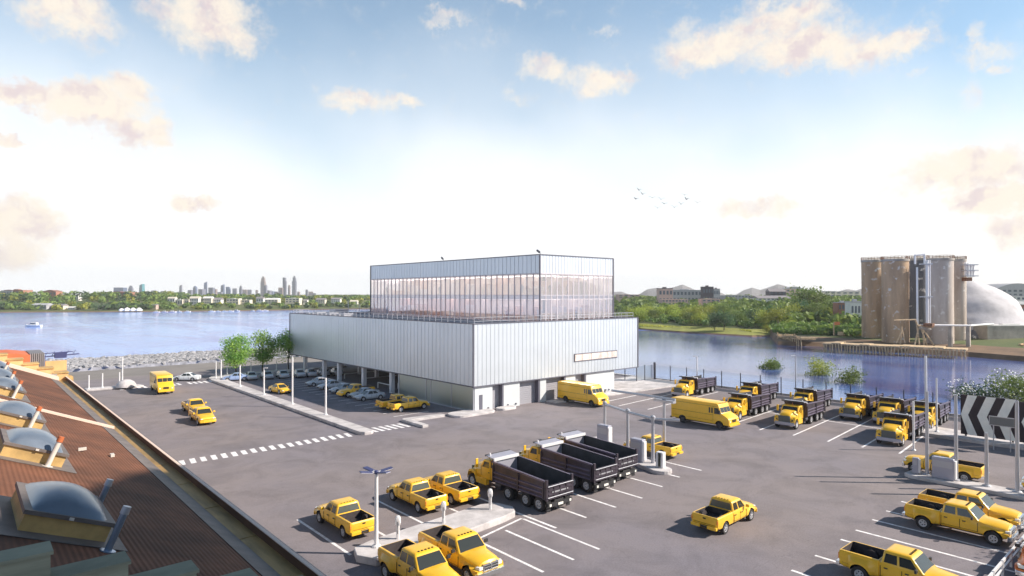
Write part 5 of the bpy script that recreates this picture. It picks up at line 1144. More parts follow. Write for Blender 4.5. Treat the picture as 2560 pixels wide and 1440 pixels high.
# ------------------------------------------------------------------ right bank: trees, wood, buildings
protoR = [tree_proto('bank_tree', 4.6, 7.0, .8, 'leaf_olive', 61, 330, .62, 4), tree_proto('bank_tree', 5.2, 8.8, 1.4, 'leaf_dark', 62, 360, .66, 4), tree_proto('bank_tree', 4.6, 8.0, 1.2, 'leaf_mid', 63, 330, .62, 4)]
TR = []
rr = random.Random(12)
for px in range(1545, 1830, 19): TR.append((px + rr.uniform(-6, 6), 352 + rr.uniform(-28, 25), 0 if rr.random() < .8 else 2, rr.uniform(.8, 1.1)))
for px in range(1735, 2130, 24): TR.append((px + rr.uniform(-7, 7), 300 + rr.uniform(-16, 25), rr.choice((0, 1, 1, 2)), rr.uniform(.7, 1.0)))
TR += [(2005, 330, 2, 1.75), (2040, 322, 2, 1.45), (2080, 300, 2, 1.2), (1915, 272, 0, .45), (1975, 266, 0, .5), (2100, 290, 0, .8), (1790, 300, 1, .7), (1750, 320, 0, .6)]
for i, (px, d, kd, sc) in enumerate(sorted(TR)):
    p = far(px, d); off = math.hypot(p.x, p.y) - math.hypot(*at(px, lerp_pts(ptsR, px), WZ)[:2]); p.z = bank(px, max(0, off), ptsR, PR).z
    put_tree(protoR, kd, p, sc, f"{('olive', 'dark green', 'mid green')[kd]} tree on the creek bank right of the building, {nth(i + 1)} from the left", 'trees of the creek bank')
rr = random.Random(71); sp = []
for i in range(420):
    px = rr.uniform(1380, 2200); off = rr.uniform(60, 420); p = bank(px, off, ptsR, PR); sp.append((p, rr.uniform(4, 7), rr.uniform(3.2, 5.8)))
wood('bank_wood', 'mixed green wood covering the low hills behind the creek', sp, 'leaf_mid', 72, 1.5)
sp = []
for i in range(260):
    px = rr.uniform(1540, 2150); off = rr.uniform(26, 60); p = bank(px, off, ptsR, PR); sp.append((p, rr.uniform(1.6, 3), rr.uniform(1.8, 3.2)))
wood('bank_scrub', 'low green scrub between the trees and the reed grass', sp, 'leaf_mid', 73, .7, 40)
RB = [(1647, 1682, 722, 760, 470, 'h_pink', 'h_dark', 'flat', 'pink block with dark roof above the olive trees'), (1682, 1755, 726, 756, 520, 'h_grey', 'h_grey', 'flat', 'long grey block behind the olive trees'), (1757, 1784, 718, 756, 500, 'h_dark', 'h_dark', 'flat', 'dark tall block above the trees'), (1784, 1800, 723, 756, 500, 'h_grey', 'h_roof', 'flat', 'narrow grey block at the right side of the dark tall block'), (1655, 1720, 749, 762, 440, 'h_pink', 'h_pink', 'flat', 'low pinkish shed in front of the pink block'), (1755, 1800, 748, 762, 440, 'h_pink', 'h_pink', 'flat', 'low pinkish shed in front of the dark tall block'),
      (1812, 1878, 739, 750, 520, 'h_grey', 'h_grey', 'flat', 'long low grey shed in the middle of the right bank'), (1896, 1978, 739, 757, 460, 'h_white', 'h_roof', 'gable', 'white hall with grey roof behind the dark trees'), (1925, 1965, 722, 742, 520, 'h_dark', 'h_roof', 'gable', 'dark brown roofed house above the white hall'), (1965, 2010, 722, 740, 620, 'h_pink', 'h_grey', 'round', 'pale round roofed hall on the right skyline'), (2030, 2150, 729, 742, 700, 'h_cream', 'h_grey', 'flat', 'long pale row of buildings left of the silos'), (1545, 1600, 737, 745, 620, 'h_pink', 'h_redroof', 'flat', 'low reddish roofed building right behind the white building'), (2096, 2127, 757, 800, 285, 'h_brick', 'h_grey', 'flat', 'dark red shed wall left of the silos'), (2127, 2160, 756, 826, 275, 'h_white', 'h_grey', 'flat', 'white shed directly left of the silos'),
      (2505, 2600, 741, 762, 330, 'h_white', 'h_grey', 'flat', 'white topped hall at the right edge'), (2515, 2620, 762, 830, 300, 'h_brick', 'h_white', 'flat', 'red and white brick building at the right edge behind the dome'), (2490, 2600, 722, 742, 420, 'h_grey', 'h_grey', 'round', 'greenish grey barrel roofed hall at the right skyline')]
for a, b_, tp, bs_, d, wm, rm, rf, lb in RB: block('bank_building', lb, 'building', a, b_, tp, bs_, d, wm, rm, 'buildings of the right bank', rf, wins=(4, 2) if b_ - a < 60 else (8, 2))
# low hills on the horizon
mat('hill', (.20, .19, .20), .9, var=.2, vscale=.004)
k = MB(); N_ = 70; prev = None; rr = random.Random(8)
for i in range(N_ + 1):
    px = 1380 + (2900 - 1380) * i / N_; hgt = 30 + 14 * math.sin(i * .55) + 8 * math.sin(i * 1.7 + 1) + rr.uniform(-2, 2)
    row = [far(px, 1900, 2), far(px, 2250, hgt), far(px, 2600, hgt * .9), far(px, 3000, 2)]
    if prev:
        for j in range(3): k.face([prev[j], row[j], row[j + 1], prev[j + 1]])
    prev = row
struct(k.build('hills', 'hill', smooth=80))
# ------------------------------------------------------------------ the silos
def silo_mat(name, c1, c2):
    m = mat(name, c1, .85, col2=c2, vscale=.22, stretch=(1, 1, .16)); t = m.node_tree; n = t.nodes; l = t.links; b = n['Principled BSDF']
    src = b.inputs['Base Color'].links[0].from_socket; tcn = n.new('ShaderNodeTexCoord'); ns = n.new('ShaderNodeTexNoise'); ns.inputs['Scale'].default_value = .55; ns.inputs['Detail'].default_value = 5; ns.inputs['Roughness'].default_value = .65; l.new(tcn.outputs['Object'], ns.inputs[0])
    mr = n.new('ShaderNodeMapRange'); mr.inputs[1].default_value = .60; mr.inputs[2].default_value = .66; l.new(ns.outputs[0], mr.inputs[0]); mx = n.new('ShaderNodeMix'); mx.data_type = 'RGBA'; l.new(mr.outputs[0], mx.inputs[0]); l.new(src, mx.inputs[6]); mx.inputs[7].default_value = (.72, .68, .64, 1); l.new(mx.outputs[2], b.inputs['Base Color'])
silo_mat('silo_tan', (.62, .43, .27), (.26, .18, .13)); silo_mat('silo_grey', (.62, .55, .50), (.34, .26, .21)); silo_mat('silo_dark', (.17, .17, .19), (.11, .12, .14))  # silo_dark holds the shade of the rear silos in its base colour
mat('rust', (.20, .09, .05), .8, var=.3, vscale=1); mat('timber', (.62, .46, .29), .85, var=.35, vscale=1.5); mat('old_concrete', (.42, .38, .34), .9, var=.3, vscale=.3)
def silo(label, px, hw, base, top, m_, t_=None):
    d = t_ or 15.5 * FPX / (base - CYP); p = far(px, d); r_ = hw * d / FPX * .97; h = zat(p, top); t = thing('silo', label, 'silo', (p.x, p.y, -.5), 0, 'concrete silos across the river')
    k = MB(); k.lathe((0, 0, 0), [(r_, 0), (r_ * .985, h * .5), (r_, h + .5 - .8)], 36, cap=True); k.build('barrel', m_, t, smooth=50)
    k = MB(); k.lathe((0, 0, h - .3), [(r_ * 1.0, 0), (r_ * 1.05, .05), (r_ * 1.05, .75), (r_ * .9, .8), (r_ * .3, 1.6), (.1, 1.7)], 36); k.build('cap', 'old_concrete', t, smooth=40)
    k = MB()
    for a in range(0, 360, 15): k.tube((r_ * 1.03 * math.cos(R(a)), r_ * 1.03 * math.sin(R(a)), h + .4), (r_ * 1.03 * math.cos(R(a)), r_ * 1.03 * math.sin(R(a)), h + 1.4), .06, 5)
    for z in (h + .9, h + 1.4):
        for a in range(0, 360, 15): k.tube((r_ * 1.03 * math.cos(R(a)), r_ * 1.03 * math.sin(R(a)), z), (r_ * 1.03 * math.cos(R(a + 15)), r_ * 1.03 * math.sin(R(a + 15)), z), .05, 4)
    k.build('guard_rail', 'rust', t)
    return t, p, r_, h
mat('dome_rib', (.42, .41, .44), .7)
silo('leftmost tan concrete silo standing a little apart', 2181, 25, 844, 650, 'silo_tan')
silo('second tan silo from the left with a shaded left side', 2238, 31, 852, 648, 'silo_tan')
silo('silo with shade put into its dark colour behind the white riser pipes', 2294, 24, 846, 646, 'silo_dark')
silo('wide pale grey silo to the right of the white riser pipes', 2350, 30, 856, 646, 'silo_grey')
silo('rightmost pale brown silo beside the white dome', 2394, 19, 852, 648, 'silo_grey')
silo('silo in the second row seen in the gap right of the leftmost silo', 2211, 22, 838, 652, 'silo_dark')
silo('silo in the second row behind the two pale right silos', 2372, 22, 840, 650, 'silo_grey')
# pipes, stair towers and conveyor on the silo group
t = thing('riser_pipes', 'white riser pipes with ladder platform running up between the silos', 'pipes', (0, 0, 0))
for px, tp, bs_, r_ in ((2293, 668, 812, .30), (2318, 650, 812, .45), (2325, 650, 812, .22)):
    p = far(px, 196); k = MB(); k.tube((p.x, p.y, zat(p, bs_)), (p.x, p.y, zat(p, tp)), r_, 10); k.build('pipe', 'white_metal', t, smooth=40)
p = far(2304, 196); q = far(2326, 196)
for py in (660, 742, 812): k = MB(); k.beam((p.x, p.y, zat(p, py)), (q.x, q.y, zat(q, py)), 2.2, .35); k.build('platform', 'grey_metal', t)
k = MB(); zz0, zz1 = zat(p, 660), zat(p, 638)
a_ = far(2288, 196); c_ = far(2312, 196)
k.tube((a_.x, a_.y, zz0), (a_.x, a_.y, zz1), .3, 8); k.tube((a_.x, a_.y, zz1), (c_.x, c_.y, zz1 + .3), .3, 8); k.tube((c_.x, c_.y, zz1), (c_.x, c_.y, zz0), .3, 8); k.build('gooseneck', 'white_metal', t, smooth=40)
t = thing('stair_cage', 'pale grey stair cage hanging at the top right of the silos', 'stair cage', (0, 0, 0))
for i, px in enumerate((2414, 2420, 2427, 2434)): p = far(px, 205); k = MB(); k.beam((p.x, p.y, zat(p, 692)), (p.x, p.y, zat(p, 656 + i * 2)), .5, .5); k.build('column', 'white_metal', t)
for py in (662, 676, 690): p, q = far(2410, 205), far(2440, 205); k = MB(); k.beam((p.x, p.y, zat(p, py)), (q.x, q.y, zat(q, py)), 2.5, .3); k.build('landing', 'grey_metal', t)
p, q = far(2411, 204), far(2424, 204); k = MB(); k.beam((p.x, p.y, zat(p, 698)), (q.x, q.y, zat(q, 698)), 2.4, 1.2); k.build('machine_box', 'rust', t)
t = thing('pipe_conveyor', 'long white pipe conveyor crossing in front of the pale silos to the dome', 'conveyor', (0, 0, 0))
p, q, s_ = far(2322, 192), far(2425, 192), far(2482, 198); k = MB(); k.tube((p.x, p.y, zat(p, 813)), (q.x, q.y, zat(q, 814)), .32, 10); k.tube((q.x, q.y, zat(q, 814)), (s_.x, s_.y, zat(s_, 810)), .32, 10); k.build('pipe', 'white_metal', t, smooth=40)
for px in (2375, 2420): p = far(px, 192); k = MB(); k.box(p.x - .5, p.y - .5, -.5, p.x + .5, p.y + .5, zat(p, 815)); k.build('pier', 'old_concrete', t)
k = MB(); p = far(2322, 192); k.box(p.x - 1.2, p.y - 1.2, zat(p, 816), p.x + 1.2, p.y + 1.2, zat(p, 808)); k.build('transfer_box', 'rust', t)
# white dome store
p = far(2396, 232); r_ = 150 * 232 / FPX
t = thing('storage_dome', 'large white domed storage hall behind the silos', 'dome', (p.x, p.y, 1.0)); k = MB(); hh = zat(p, 701) - 1
mat('dome_white', (.54, .52, .55), .8, var=.22, vscale=.16, bump=.6, bscale=1.2)
k.lathe((0, 0, 0), [(r_ * math.cos(R(a)) ** 1.0, hh * math.sin(R(a)) ** 1.15) for a in range(0, 90, 6)] + [(.1, hh)], 48); rr = random.Random(5); k.v = [(x * (1 + .03 * math.sin(z * .6 + x * .4)), y * (1 + .03 * math.sin(z * .5 + y * .3)), z + .45 * math.sin(x * .35) * math.sin(y * .4)) for x, y, z in k.v]
k.build('shell', 'dome_white', t, smooth=60)
for px, py in ((2472, 797), (2499, 790)):
    q = far(px, 232 - r_ * .66); z = zat(q, py + 14); k = MB(); e_ = RV; k.rings([[q + Vector((0, 0, z)) - FV * .8, q + Vector((0, 0, z)) + FV * 6, q + Vector((0, 0, z + 2.6)) + FV * 6, q + Vector((0, 0, z + 2.2)) - FV * .2], [q + RV * 1.2 + Vector((0, 0, z)) - FV * .8, q + RV * 1.2 + Vector((0, 0, z)) + FV * 6, q + RV * .8 + Vector((0, 0, z + 2.6)) + FV * 6, q + RV * .6 + Vector((0, 0, z + 2.2)) - FV * .2]])
    k.v = [(x - p.x, y - p.y, z_ - 1.0) for x, y, z_ in k.v]; k.build('dormer', 'old_concrete', t)
t = block('concrete_bunker', 'low concrete bunker wall under the dome at the right edge', 'bunker', 2468, 2640, 815, 851, 206, 'old_concrete', 'h_white', None, 'flat', 12, wins=(0, 0))
k = MB(); k.box(8.2, -.08, 1.2, 9.3, .02, 2.8); k.build('window', 'h_dark', t)
p = far(2445, 214); k = MB(); k.lathe((0, 0, 0), [(5.2 * math.cos(R(a)), 4.6 * math.sin(R(a))) for a in range(0, 90, 10)] + [(.05, 4.6)], 24); o = k.build('round_bunker', 'silo_dark', smooth=60, loc=(p.x, p.y, 0)); tag(o, 'small dark rounded bunker between the silos and the concrete wall', 'bunker')
# piers
def pier(label, pxs, py0, py1, depth, n, wob=0, posts=False):
    t = thing('timber_pier', label, 'pier', (0, 0, 0), 0, 'timber piers across the river'); a, b_ = at(pxs[0], py0, .3), at(pxs[1], py1, .3); d = (b_ - a).normalized(); s = Vector((-d.y, d.x, 0)); s = s if s.dot(FV) > 0 else -s
    k = MB(); m_ = 14; rr = random.Random(int(pxs[0]))
    for i in range(m_): q0, q1 = a + (b_ - a) * i / m_, a + (b_ - a) * (i + 1) / m_; z = rr.uniform(-.18, .18) * (1 + wob); k.prism([(q0.x, q0.y), (q1.x, q1.y), (q1.x + s.x * depth, q1.y + s.y * depth), (q0.x + s.x * depth, q0.y + s.y * depth)], -.02 + z, .34 + z)
    k.build('deck', 'timber', t)
    for i in range(n):
        q = a + (b_ - a) * (i + .5) / n + s * rr.uniform(-.2, .5); l_ = rr.uniform(-.25, .25); k = MB(); k.tube((q.x + l_ * d.x * 2, q.y + l_ * d.y * 2, -4.5), (q.x, q.y, (rr.uniform(.6, 1.6) if posts else .25)), .17, 7); k.build('pile', 'timber', t)
    return t
pier('long timber pier on many piles in front of the silos', (2055, 2415), 857, 873, 7, 44)
pier('short ruined timber pier with posts left of the silos', (1940, 2002), 838, 846, 6, 16, 2, True)
pier('broken timber pier at the far right edge', (2545, 2640), 862, 868, 5, 9, 2)
# loading frame
t = thing('loading_frame', 'weathered tan steel loading frame with arm and splayed legs on the pier', 'loading frame', (0, 0, 0))
def fp(px, py, d=193): p = far(px, d); return Vector((p.x, p.y, zat(p, py)))
for a, b_ in (((2292, 815), (2298, 866)), ((2300, 815), (2318, 866)), ((2303, 818), (2336, 866)), ((2296, 820), (2285, 864)), ((2306, 818), (2310, 866))): k = MB(); k.tube(fp(*a), fp(*b_), .22, 7); k.build('leg', 'timber', t)
k = MB(); k.tube(fp(2234, 801), fp(2288, 799), .22, 8); k.tube(fp(2288, 799), fp(2294, 816), .25, 8); k.tube(fp(2294, 815), fp(2332, 816), .4, 8); k.build('arm', 'timber', t)
k = MB(); k.tube(fp(2296, 818), fp(2325, 824), .55, 8); k.build('hopper', 'old_concrete', t)
t = thing('tripod_frame', 'small tan tripod frame at the left of the loading frame', 'tripod', (0, 0, 0))
for a, b_ in (((2254, 826), (2240, 858)), ((2254, 826), (2250, 860)), ((2255, 826), (2262, 858))): k = MB(); k.tube(fp(*a), fp(*b_), .18, 7); k.build('leg', 'timber', t)
k = MB(); k.tube(fp(2254, 826), fp(2254, 815), .15, 7); k.build('mast', 'timber', t)
# small yard clutter left of the silos
t = thing('signal_mast', 'thin tan mast carrying a red flag board on the old pier', 'mast', (0, 0, 0)); k = MB(); k.tube(fp(2084, 838, 222), fp(2084, 806, 222), .22, 7); k.build('pole', 'timber', t); k = MB(); k.beam(fp(2085, 809, 222), fp(2099, 808, 222), .15, 1.1); k.build('flag_board', 'orange', t)
for i, (px, c, lb) in enumerate(((2104, 'timber', 'tan'), (2122, 'h_pink', 'pink'), (2140, 'timber', 'brown'), (2152, 'yellow', 'yellow'))):
    p = far(px, 232); k = MB(); k.box(-1.2, -1, 0, 1.2, 1, 1.2); k.box(-1.25, -1.05, 1.0, 1.25, 1.05, 1.3); o = k.build('yard_container', c, loc=(p.x, p.y, .3), bevel=.05); tag(o, lb + ' box on the ground left of the silos', 'box', 'boxes left of the silos')
# ------------------------------------------------------------------ the brown roofed building in the left foreground
mat('roof_brown', (.155, .060, .030), .85, var=.45, vscale=.35, bump=.1, bscale=10)
mt = M['roof_brown']; t = mt.node_tree; n = t.nodes; l = t.links; b = n['Principled BSDF']; wv = n.new('ShaderNodeTexWave'); wv.wave_type = 'BANDS'; wv.bands_direction = 'X'; wv.inputs['Scale'].default_value = 2.2; wv.inputs['Distortion'].default_value = .3; tcn = n.new('ShaderNodeTexCoord'); l.new(tcn.outputs['Object'], wv.inputs[0])
bp = n.new('ShaderNodeBump'); bp.inputs['Strength'].default_value = .55; bp.inputs['Distance'].default_value = .03; l.new(wv.outputs['Fac'], bp.inputs['Height']); l.new(bp.outputs[0], b.inputs['Normal'])
mat('flashing', (.19, .16, .15), .6, .2, var=.25, vscale=1.2)
mat('gutter_gold', (.46, .29, .11), .55, .25, var=.35, vscale=.7, stretch=(3, .5, 1))
mat('gold_metal', (.58, .38, .15), .6, .1, var=.3, vscale=1.2)
mat('gable_wood', (.26, .27, .20), .8, var=.3, vscale=1.0, stretch=(.5, 1, 6))
mat('gable_tan', (.70, .44, .20), .75, var=.15, vscale=.8)
mat('sky_dome', (.14, .17, .22), .30, .0, spec=.7, coat=.3, var=.25, vscale=.8)
mat('pipe_white', (.72, .66, .60), .5, .1); mat('pipe_steel', (.30, .38, .50), .3, .6); mat('cap_orange', (.50, .14, .05), .7); mat('coping', (.80, .62, .52), .6)
mat('shed_orange', (.66, .17, .07), .7, var=.15, vscale=.6); mat('pale_steel', (.35, .33, .35), .5, .4)
SL = .42
def zr(x): return 7.3 + SL * (7.06 - x)
B6 = thing('brown_roofed_building', 'long building with a brown ribbed pitched roof and gold gutter along the left edge', 'building', (0, 0, 0))
k = MB(); Ya, Yb = 9.4, 74.0
k.rings([[(7.06, Ya, 7.0), (7.06, Ya, 7.3), (-6, Ya, zr(-6)), (-6, Ya, zr(-6) - .4)], [(7.06, Yb, 7.0), (7.06, Yb, 7.3), (-6, Yb, zr(-6)), (-6, Yb, zr(-6) - .4)]]); k.build('roof', 'roof_brown', B6)
k = MB(); k.rings([[(-6.0, y, zr(-6) - .4), (-6.0, y, zr(-6)), (-16, y, 8.5), (-16, y, 8.1)] for y in (Ya, Yb)]); k.build('roof', 'roof_brown', B6)
k = MB(); k.box(-15.5, Ya, 0, -15.3, Yb, 8.2); k.box(7.0, Ya, 0, 7.6, Yb, 7.0); k.box(-15.3, Ya, 0, 7.0, Ya + .2, 7.9); k.box(-15.3, Yb - .2, 0, 7.0, Yb, 7.9); k.build('wall', 'old_concrete', B6)
mat('parapet_brown', (.16, .075, .045), .8, var=.3, vscale=.6)
k = MB(); k.box(7.06, Ya, 6.95, 7.67, Yb, 7.26, 0)
for y in range(10, 74, 4): k.box(7.05, y, 7.26, 7.67, y + .04, 7.275, 0)
k.build('gutter', ['gutter_gold'], B6)
k = MB(); k.box(7.67, Ya, 6.7, 7.76, Yb, 7.55, 0); k.box(7.655, Ya, 7.55, 7.775, Yb, 7.58, 1); k.build('eave_parapet', ['parapet_brown', 'coping'], B6)
k = MB(); k.rings([[(x, y, zr(x) + .01), (x, y, zr(x) + .025), (7.058, y, 7.325), (7.058, y, 7.31)] for y in (Ya, Yb) for x in (6.45,)]); k.build('eave_flashing', 'flashing', B6)
k = MB(); k.rings([[(.2, y, zr(.2) + .02), (7.1, y, zr(7.1) + .02), (7.1, y, zr(7.1) + .17), (.2, y, zr(.2) + .17)] for y in (44.75, 44.95)]); k.build('cross_rail', 'coping', B6)
k = MB(); k.rings([[(.2, y, zr(.2) + .02), (7.1, y, zr(7.1) + .02), (7.1, y, zr(7.1) + .35), (.2, y, zr(.2) + .35)] for y in (73.2, 73.9)]); k.build('coping', 'coping', B6)
k = MB(); k.box(5.2, 33.6, zr(5.2) + .0, 5.35, 33.9, zr(5.2) + .12); k.box(3.95, 33.4, zr(3.95), 4.25, 33.5, zr(3.95) + .12); k.build('roof_bracket', 'pipe_white', B6)
# stepped gables
k = MB()
for i in range(9):
    xr_ = .81 + .78 * i; k.box(xr_ - (.78 if i else 8), 9.0, 6.5, xr_ - .006, 9.35, 12.50 - .33 * i)
    k.box(xr_ - (.80 if i else 8), 8.97, 12.50 - .33 * i, xr_ + .02, 9.37, 12.54 - .33 * i)
k.build('gable', 'gable_wood', B6)
k = MB()
for i in range(7):
    x1 = 7.9 - 1.15 * i; k.box(x1 - 1.15, 74.0, 5, x1 - .005, 75.6, 7.9 + .50 * i, 0); k.box(x1 - 1.2, 73.9, 7.9 + .50 * i, x1 + .05, 75.7, 8.0 + .50 * i, 1)
k.box(7.9, 74.0, 5, 8.3, 75.6, 7.5, 1); k.build('gable', ['gable_tan', 'gold_metal'], B6)
k = MB(); k.box(-14, 75.7, 0, 8.5, 96, 7.0, 0); k.box(-14, 75.7, 7.0, 8.5, 96, 7.2, 1); k.build('annex', ['gable_tan', 'gold_metal'], B6)
# skylights
NRM = Vector((SL, 0, 1)).normalized(); TX = Vector((1, 0, -SL)).normalized()
def skylight(y0, y1, x0=1.15, x1=2.75):
    L_ = (x1 - x0) / TX.x; c0 = Vector((x0, 0, zr(x0)))
    def P(u, y, h): q = c0 + TX * u + NRM * h; return Vector((q.x, y, q.z))
    k = MB(); k.rings([[P(u, y, h) for u, h in ((-.10, 0), (L_ + .10, 0), (L_ + .10, .42), (-.10, .42))] for y in (y0, y1)], 0)
    k.rings([[P(u, y, h) for u, h in ((-.16, .42), (L_ + .16, .42), (L_ + .16, .52), (-.16, .52))] for y in (y0 - .06, y1 + .06)], 1)
    k.rings([[P(u, y, h) for u, h in ((-.5, .012), (L_ + .55, .012), (L_ + .55, .03), (-.5, .03))] for y in (y0 - .55, y1 + .4)], 2)
    s = k.build('skylight', ['gold_metal', 'flashing', 'flashing'], B6)
    k = MB(); nu, nv = 14, 14; V = [[None] * (nv + 1) for _ in range(nu + 1)]
    for i in range(nu + 1):
        for j in range(nv + 1):
            a, b_ = i / nu, j / nv; h = .50 + .46 * (max(0, math.sin(PI * a)) ** .5) * (max(0, math.sin(PI * b_)) ** .5); V[i][j] = P(L_ * a, y0 + (y1 - y0) * b_, h)
    for i in range(nu):
        for j in range(nv): k.face([V[i][j], V[i + 1][j], V[i + 1][j + 1], V[i][j + 1]])
    d = k.build('dome', 'sky_dome', s)
    bm = bmesh.new(); bm.from_mesh(d.data); bmesh.ops.remove_doubles(bm, verts=bm.verts, dist=1e-4); bm.to_mesh(d.data); bm.free(); d.data.polygons.foreach_set('use_smooth', [True] * len(d.data.polygons))
    k = MB(); c = P(L_ * .5, y0 - .08, .47); k.obox(c, TX * .05, (0, .03, 0), NRM * .03); k.build('latch', 'pipe_white', s)
for y0, y1 in ((19.2, 22.1), (28.5, 31.3), (36.7, 39.4), (48.4, 51.0), (54.6, 57.2), (62.0, 64.6)): skylight(y0, y1)
def vent(x, y, h, r_, m1, m2):
    b_ = Vector((x, y, zr(x))); k = MB(); k.tube(b_ - NRM * .1, b_ + NRM * h, r_, 14); k.tube(b_ + NRM * .004, b_ + NRM * .03, r_ * 2.2, 18); p = k.build('vent_pipe', m1, B6, smooth=40)
    k = MB(); k.tube(b_ + NRM * (h - .03), b_ + NRM * (h + .16), r_ * 1.25, 14, r_ * 1.15); k.build('cap', m2, p, smooth=40)
vent(2.80, 18.5, .95, .085, 'pipe_steel', 'grey_metal'); vent(3.05, 22.3, .85, .085, 'pipe_steel', 'grey_metal')
for y in (28.25, 36.45, 48.15, 54.35, 61.75): vent(2.4, y, .95, .085, 'pipe_white', 'cap_orange')
# sheds and gear on the annex roof
t = thing('orange_shed', 'orange rounded rooftop shed with a corrugated grey end at the far left', 'shed', (0, 0, 0)); c = Vector((4.4, 84, 7.2))
k = MB(); x0_, x1_ = .5, 6.3
k.rings([[(x, y, z) for x, z in ((x0_, 7.2), (x1_ - .8, 7.2), (x1_ - .8, 9.2), (x1_ - 2.4, 9.45), (x0_ + 1, 9.4), (x0_, 8.8))] for y in (82, 88)]); k.build('body', 'shed_orange', t)
k = MB()
for i in range(8): k.box(x1_ - .8 + i * .16, 82.2, 7.2, x1_ - .8 + i * .16 + .10, 87.8, 9.3)
k.build('corrugated_end', 'pale_steel', t)
k = MB(); rr = random.Random(9)
for i in range(10): k.box(1 + i * .55, 81.2, 7.2, 1.4 + i * .55, 81.8, 7.5 + rr.random() * .6)
k.build('clutter', 'gable_tan', t, bevel=.04)
t = thing('blue_gantry', 'dark blue lattice gantry reaching right from the orange shed over the water', 'gantry', (0, 0, 0)); k = MB(); p0 = Vector((7.0, 86, 8.6)); p1 = Vector((10.2, 86, 8.75))
k.tube(p0, p1, .07, 6); k.tube(p0 + Vector((0, 0, .35)), p1 + Vector((-.6, 0, .3)), .05, 6); k.box(7.9, 85.7, 8.4, 9.0, 86.3, 9.0)
for i in range(5): q = p0 + (p1 - p0) * i / 5; k.tube(q, q + Vector((.3, 0, .5)), .03, 5)
k.tube((7.0, 86, 7.2), (7.0, 86, 8.7), .12, 6); k.build('truss', 'navy_metal', t)
k = MB(); k.box(6.6, 80, 7.2, 8.4, 80.3, 8.6); tag(k.build('annex_parapet', 'gable_tan'), 'plain tan parapet end beside the orange shed', 'parapet')
k = MB(); k.box(14.9, 19, -.5, 15.12, 120, .16); struct(k.build('edge_shade_strip', 'dark_metal'))  # dark strip added where only a shadow line runs beside the eave
# unseen building added so that shade falls over the near end of the brown roof (stands right of and behind the camera)
c0 = RV * 34 + FV * 5.5; t = thing('unseen_shade_building', 'tall plain building added beside the viewpoint as a shade caster, outside the picture', 'building', (c0.x, c0.y, 0), AF - PI / 2)
k = MB(); k.box(0, -20, 0, 22, 21.0, 41.3); k.build('wall', 'h_cream', t); k = MB(); k.box(-.1, -20.3, 41.3, 22.3, 21.1, 41.6); k.build('roof', 'h_roof', t)
for z in range(3, 40, 4):
    for y in range(-18, 20, 5): k = MB(); k.box(-.05, y, z, .02, y + 1.8, z + 2); k.build('window', 'h_win', t)
    for x in range(1, 20, 5): k = MB(); k.box(x, 20.98, z, x + 1.8, 21.05, z + 2); k.build('window', 'h_win', t)
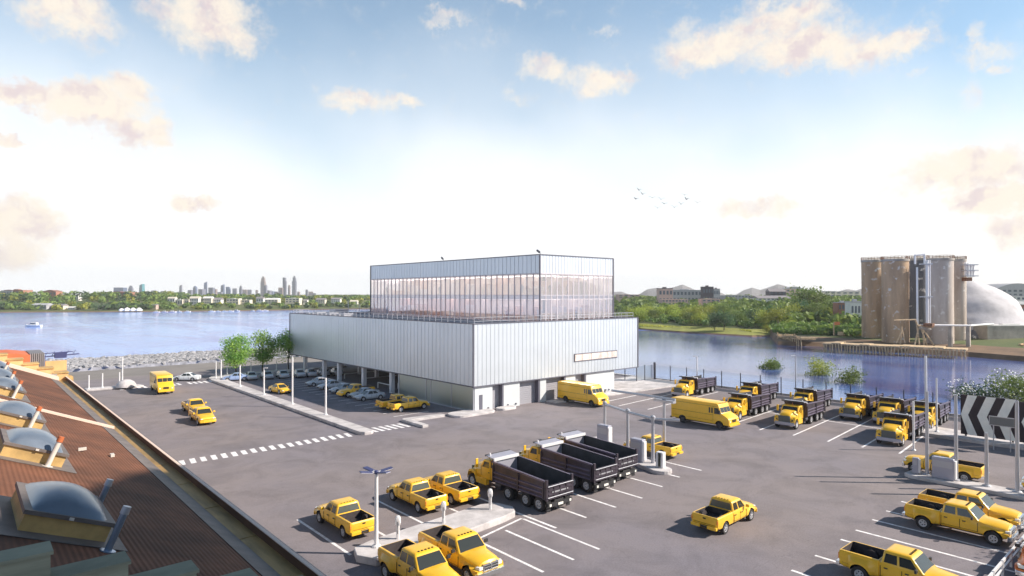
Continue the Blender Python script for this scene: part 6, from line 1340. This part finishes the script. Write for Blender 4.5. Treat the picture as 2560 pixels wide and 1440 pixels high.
# ------------------------------------------------------------------ people in the glass floors
def person(label, x, y, z, rz, pm, pose=0):
    me = bpy.data.meshes.new('person'); A = .25 if pose else .08
    V = [(0,0,.95),(0,0,1.2),(0,0,1.42),(0,0,1.52),(0,.02,1.64),(0,.01,1.76), (.0,.19,1.42),(.10*pose,.28,1.15),(.25*pose,.26,.92+.2*pose), (.0,-.19,1.42),(.0,-.27,1.15),(.06,-.26,.90), (0,.10,.90),(.05,.11,.48),(0,.11,.05),(.14,.11,.03), (0,-.10,.90),(-.03,-.12,.48),(-.06,-.12,.05),(.08,-.12,.03)]
    E = [(0,1),(1,2),(2,3),(3,4),(4,5),(2,6),(6,7),(7,8),(2,9),(9,10),(10,11),(0,12),(12,13),(13,14),(14,15),(0,16),(16,17),(17,18),(18,19)]
    rd = [.15,.15,.14,.055,.10,.07, .06,.045,.03, .06,.045,.03, .09,.065,.045,.035, .09,.065,.045,.035]
    me.from_pydata(V, E, []); o = bpy.data.objects.new('person', me); C.objects.link(o); me.materials.append(M[pm])
    o.modifiers.new('s', 'SKIN'); 
    for i, v in enumerate(me.skin_vertices[0].data): v.radius = (rd[i], rd[i])
    me.skin_vertices[0].data[0].use_root = True; o.modifiers.new('d', 'SUBSURF').levels = 1; o.modifiers['d'].render_levels = 1
    o.location = (x, y, z); o.rotation_euler = (0, 0, rz); tag(o, label, 'person', 'people behind the glass of the upper block'); return o
mat('cloth_dark', (.12, .11, .16), .9); mat('cloth_blue', (.16, .22, .42), .9); mat('cloth_red', (.42, .20, .20), .9)
pp = [(xon(px, 68.0), 68.0, px, fl) for px, fl in ((1375, 1), (1398, 1), (1418, 1), (1487, 1), (1498, 1), (1440, 0), (1392, 0))] + [(65.0, yon(px, 65.0), px, fl) for px, fl in ((967, 1), (1100, 1), (1163, 1), (1305, 1), (1318, 1), (968, 0), (1003, 0), (1268, 0), (1288, 1))]
for i, (x, y, px, fl) in enumerate(sorted(pp, key=lambda q: q[2])):
    cm = ('cloth_dark', 'cloth_blue', 'cloth_red')[i % 3]
    person(f"person in {('dark', 'blue', 'dull red')[i % 3]} clothes standing behind the {'upper' if fl else 'lower'} floor glass, {nth(i + 1)} from the left", x, y, 15.26 if fl else 11.31, random.uniform(0, 6), cm, i % 2)
# ------------------------------------------------------------------ the air
HAZE = True
if HAZE:
    m = bpy.data.materials.new('haze'); m.use_nodes = True; t = m.node_tree; n = t.nodes; l = t.links; n.remove(n['Principled BSDF'])
    v = n.new('ShaderNodeVolumePrincipled'); v.inputs['Color'].default_value = (.98, .985, 1, 1); v.inputs['Density'].default_value = .00015; v.inputs['Anisotropy'].default_value = .1; l.new(v.outputs[0], n['Material Output'].inputs['Volume'])
    k = MB(); k.box(-300, -300, -6, 3300, 3300, 118); me_o = k.build('haze', 'roof_deck'); me_o.data.materials.clear(); me_o.data.materials.append(m); me_o['kind'] = 'stuff'; me_o['label'] = 'pale even haze lying over the water and the far shores'; me_o['category'] = 'haze'
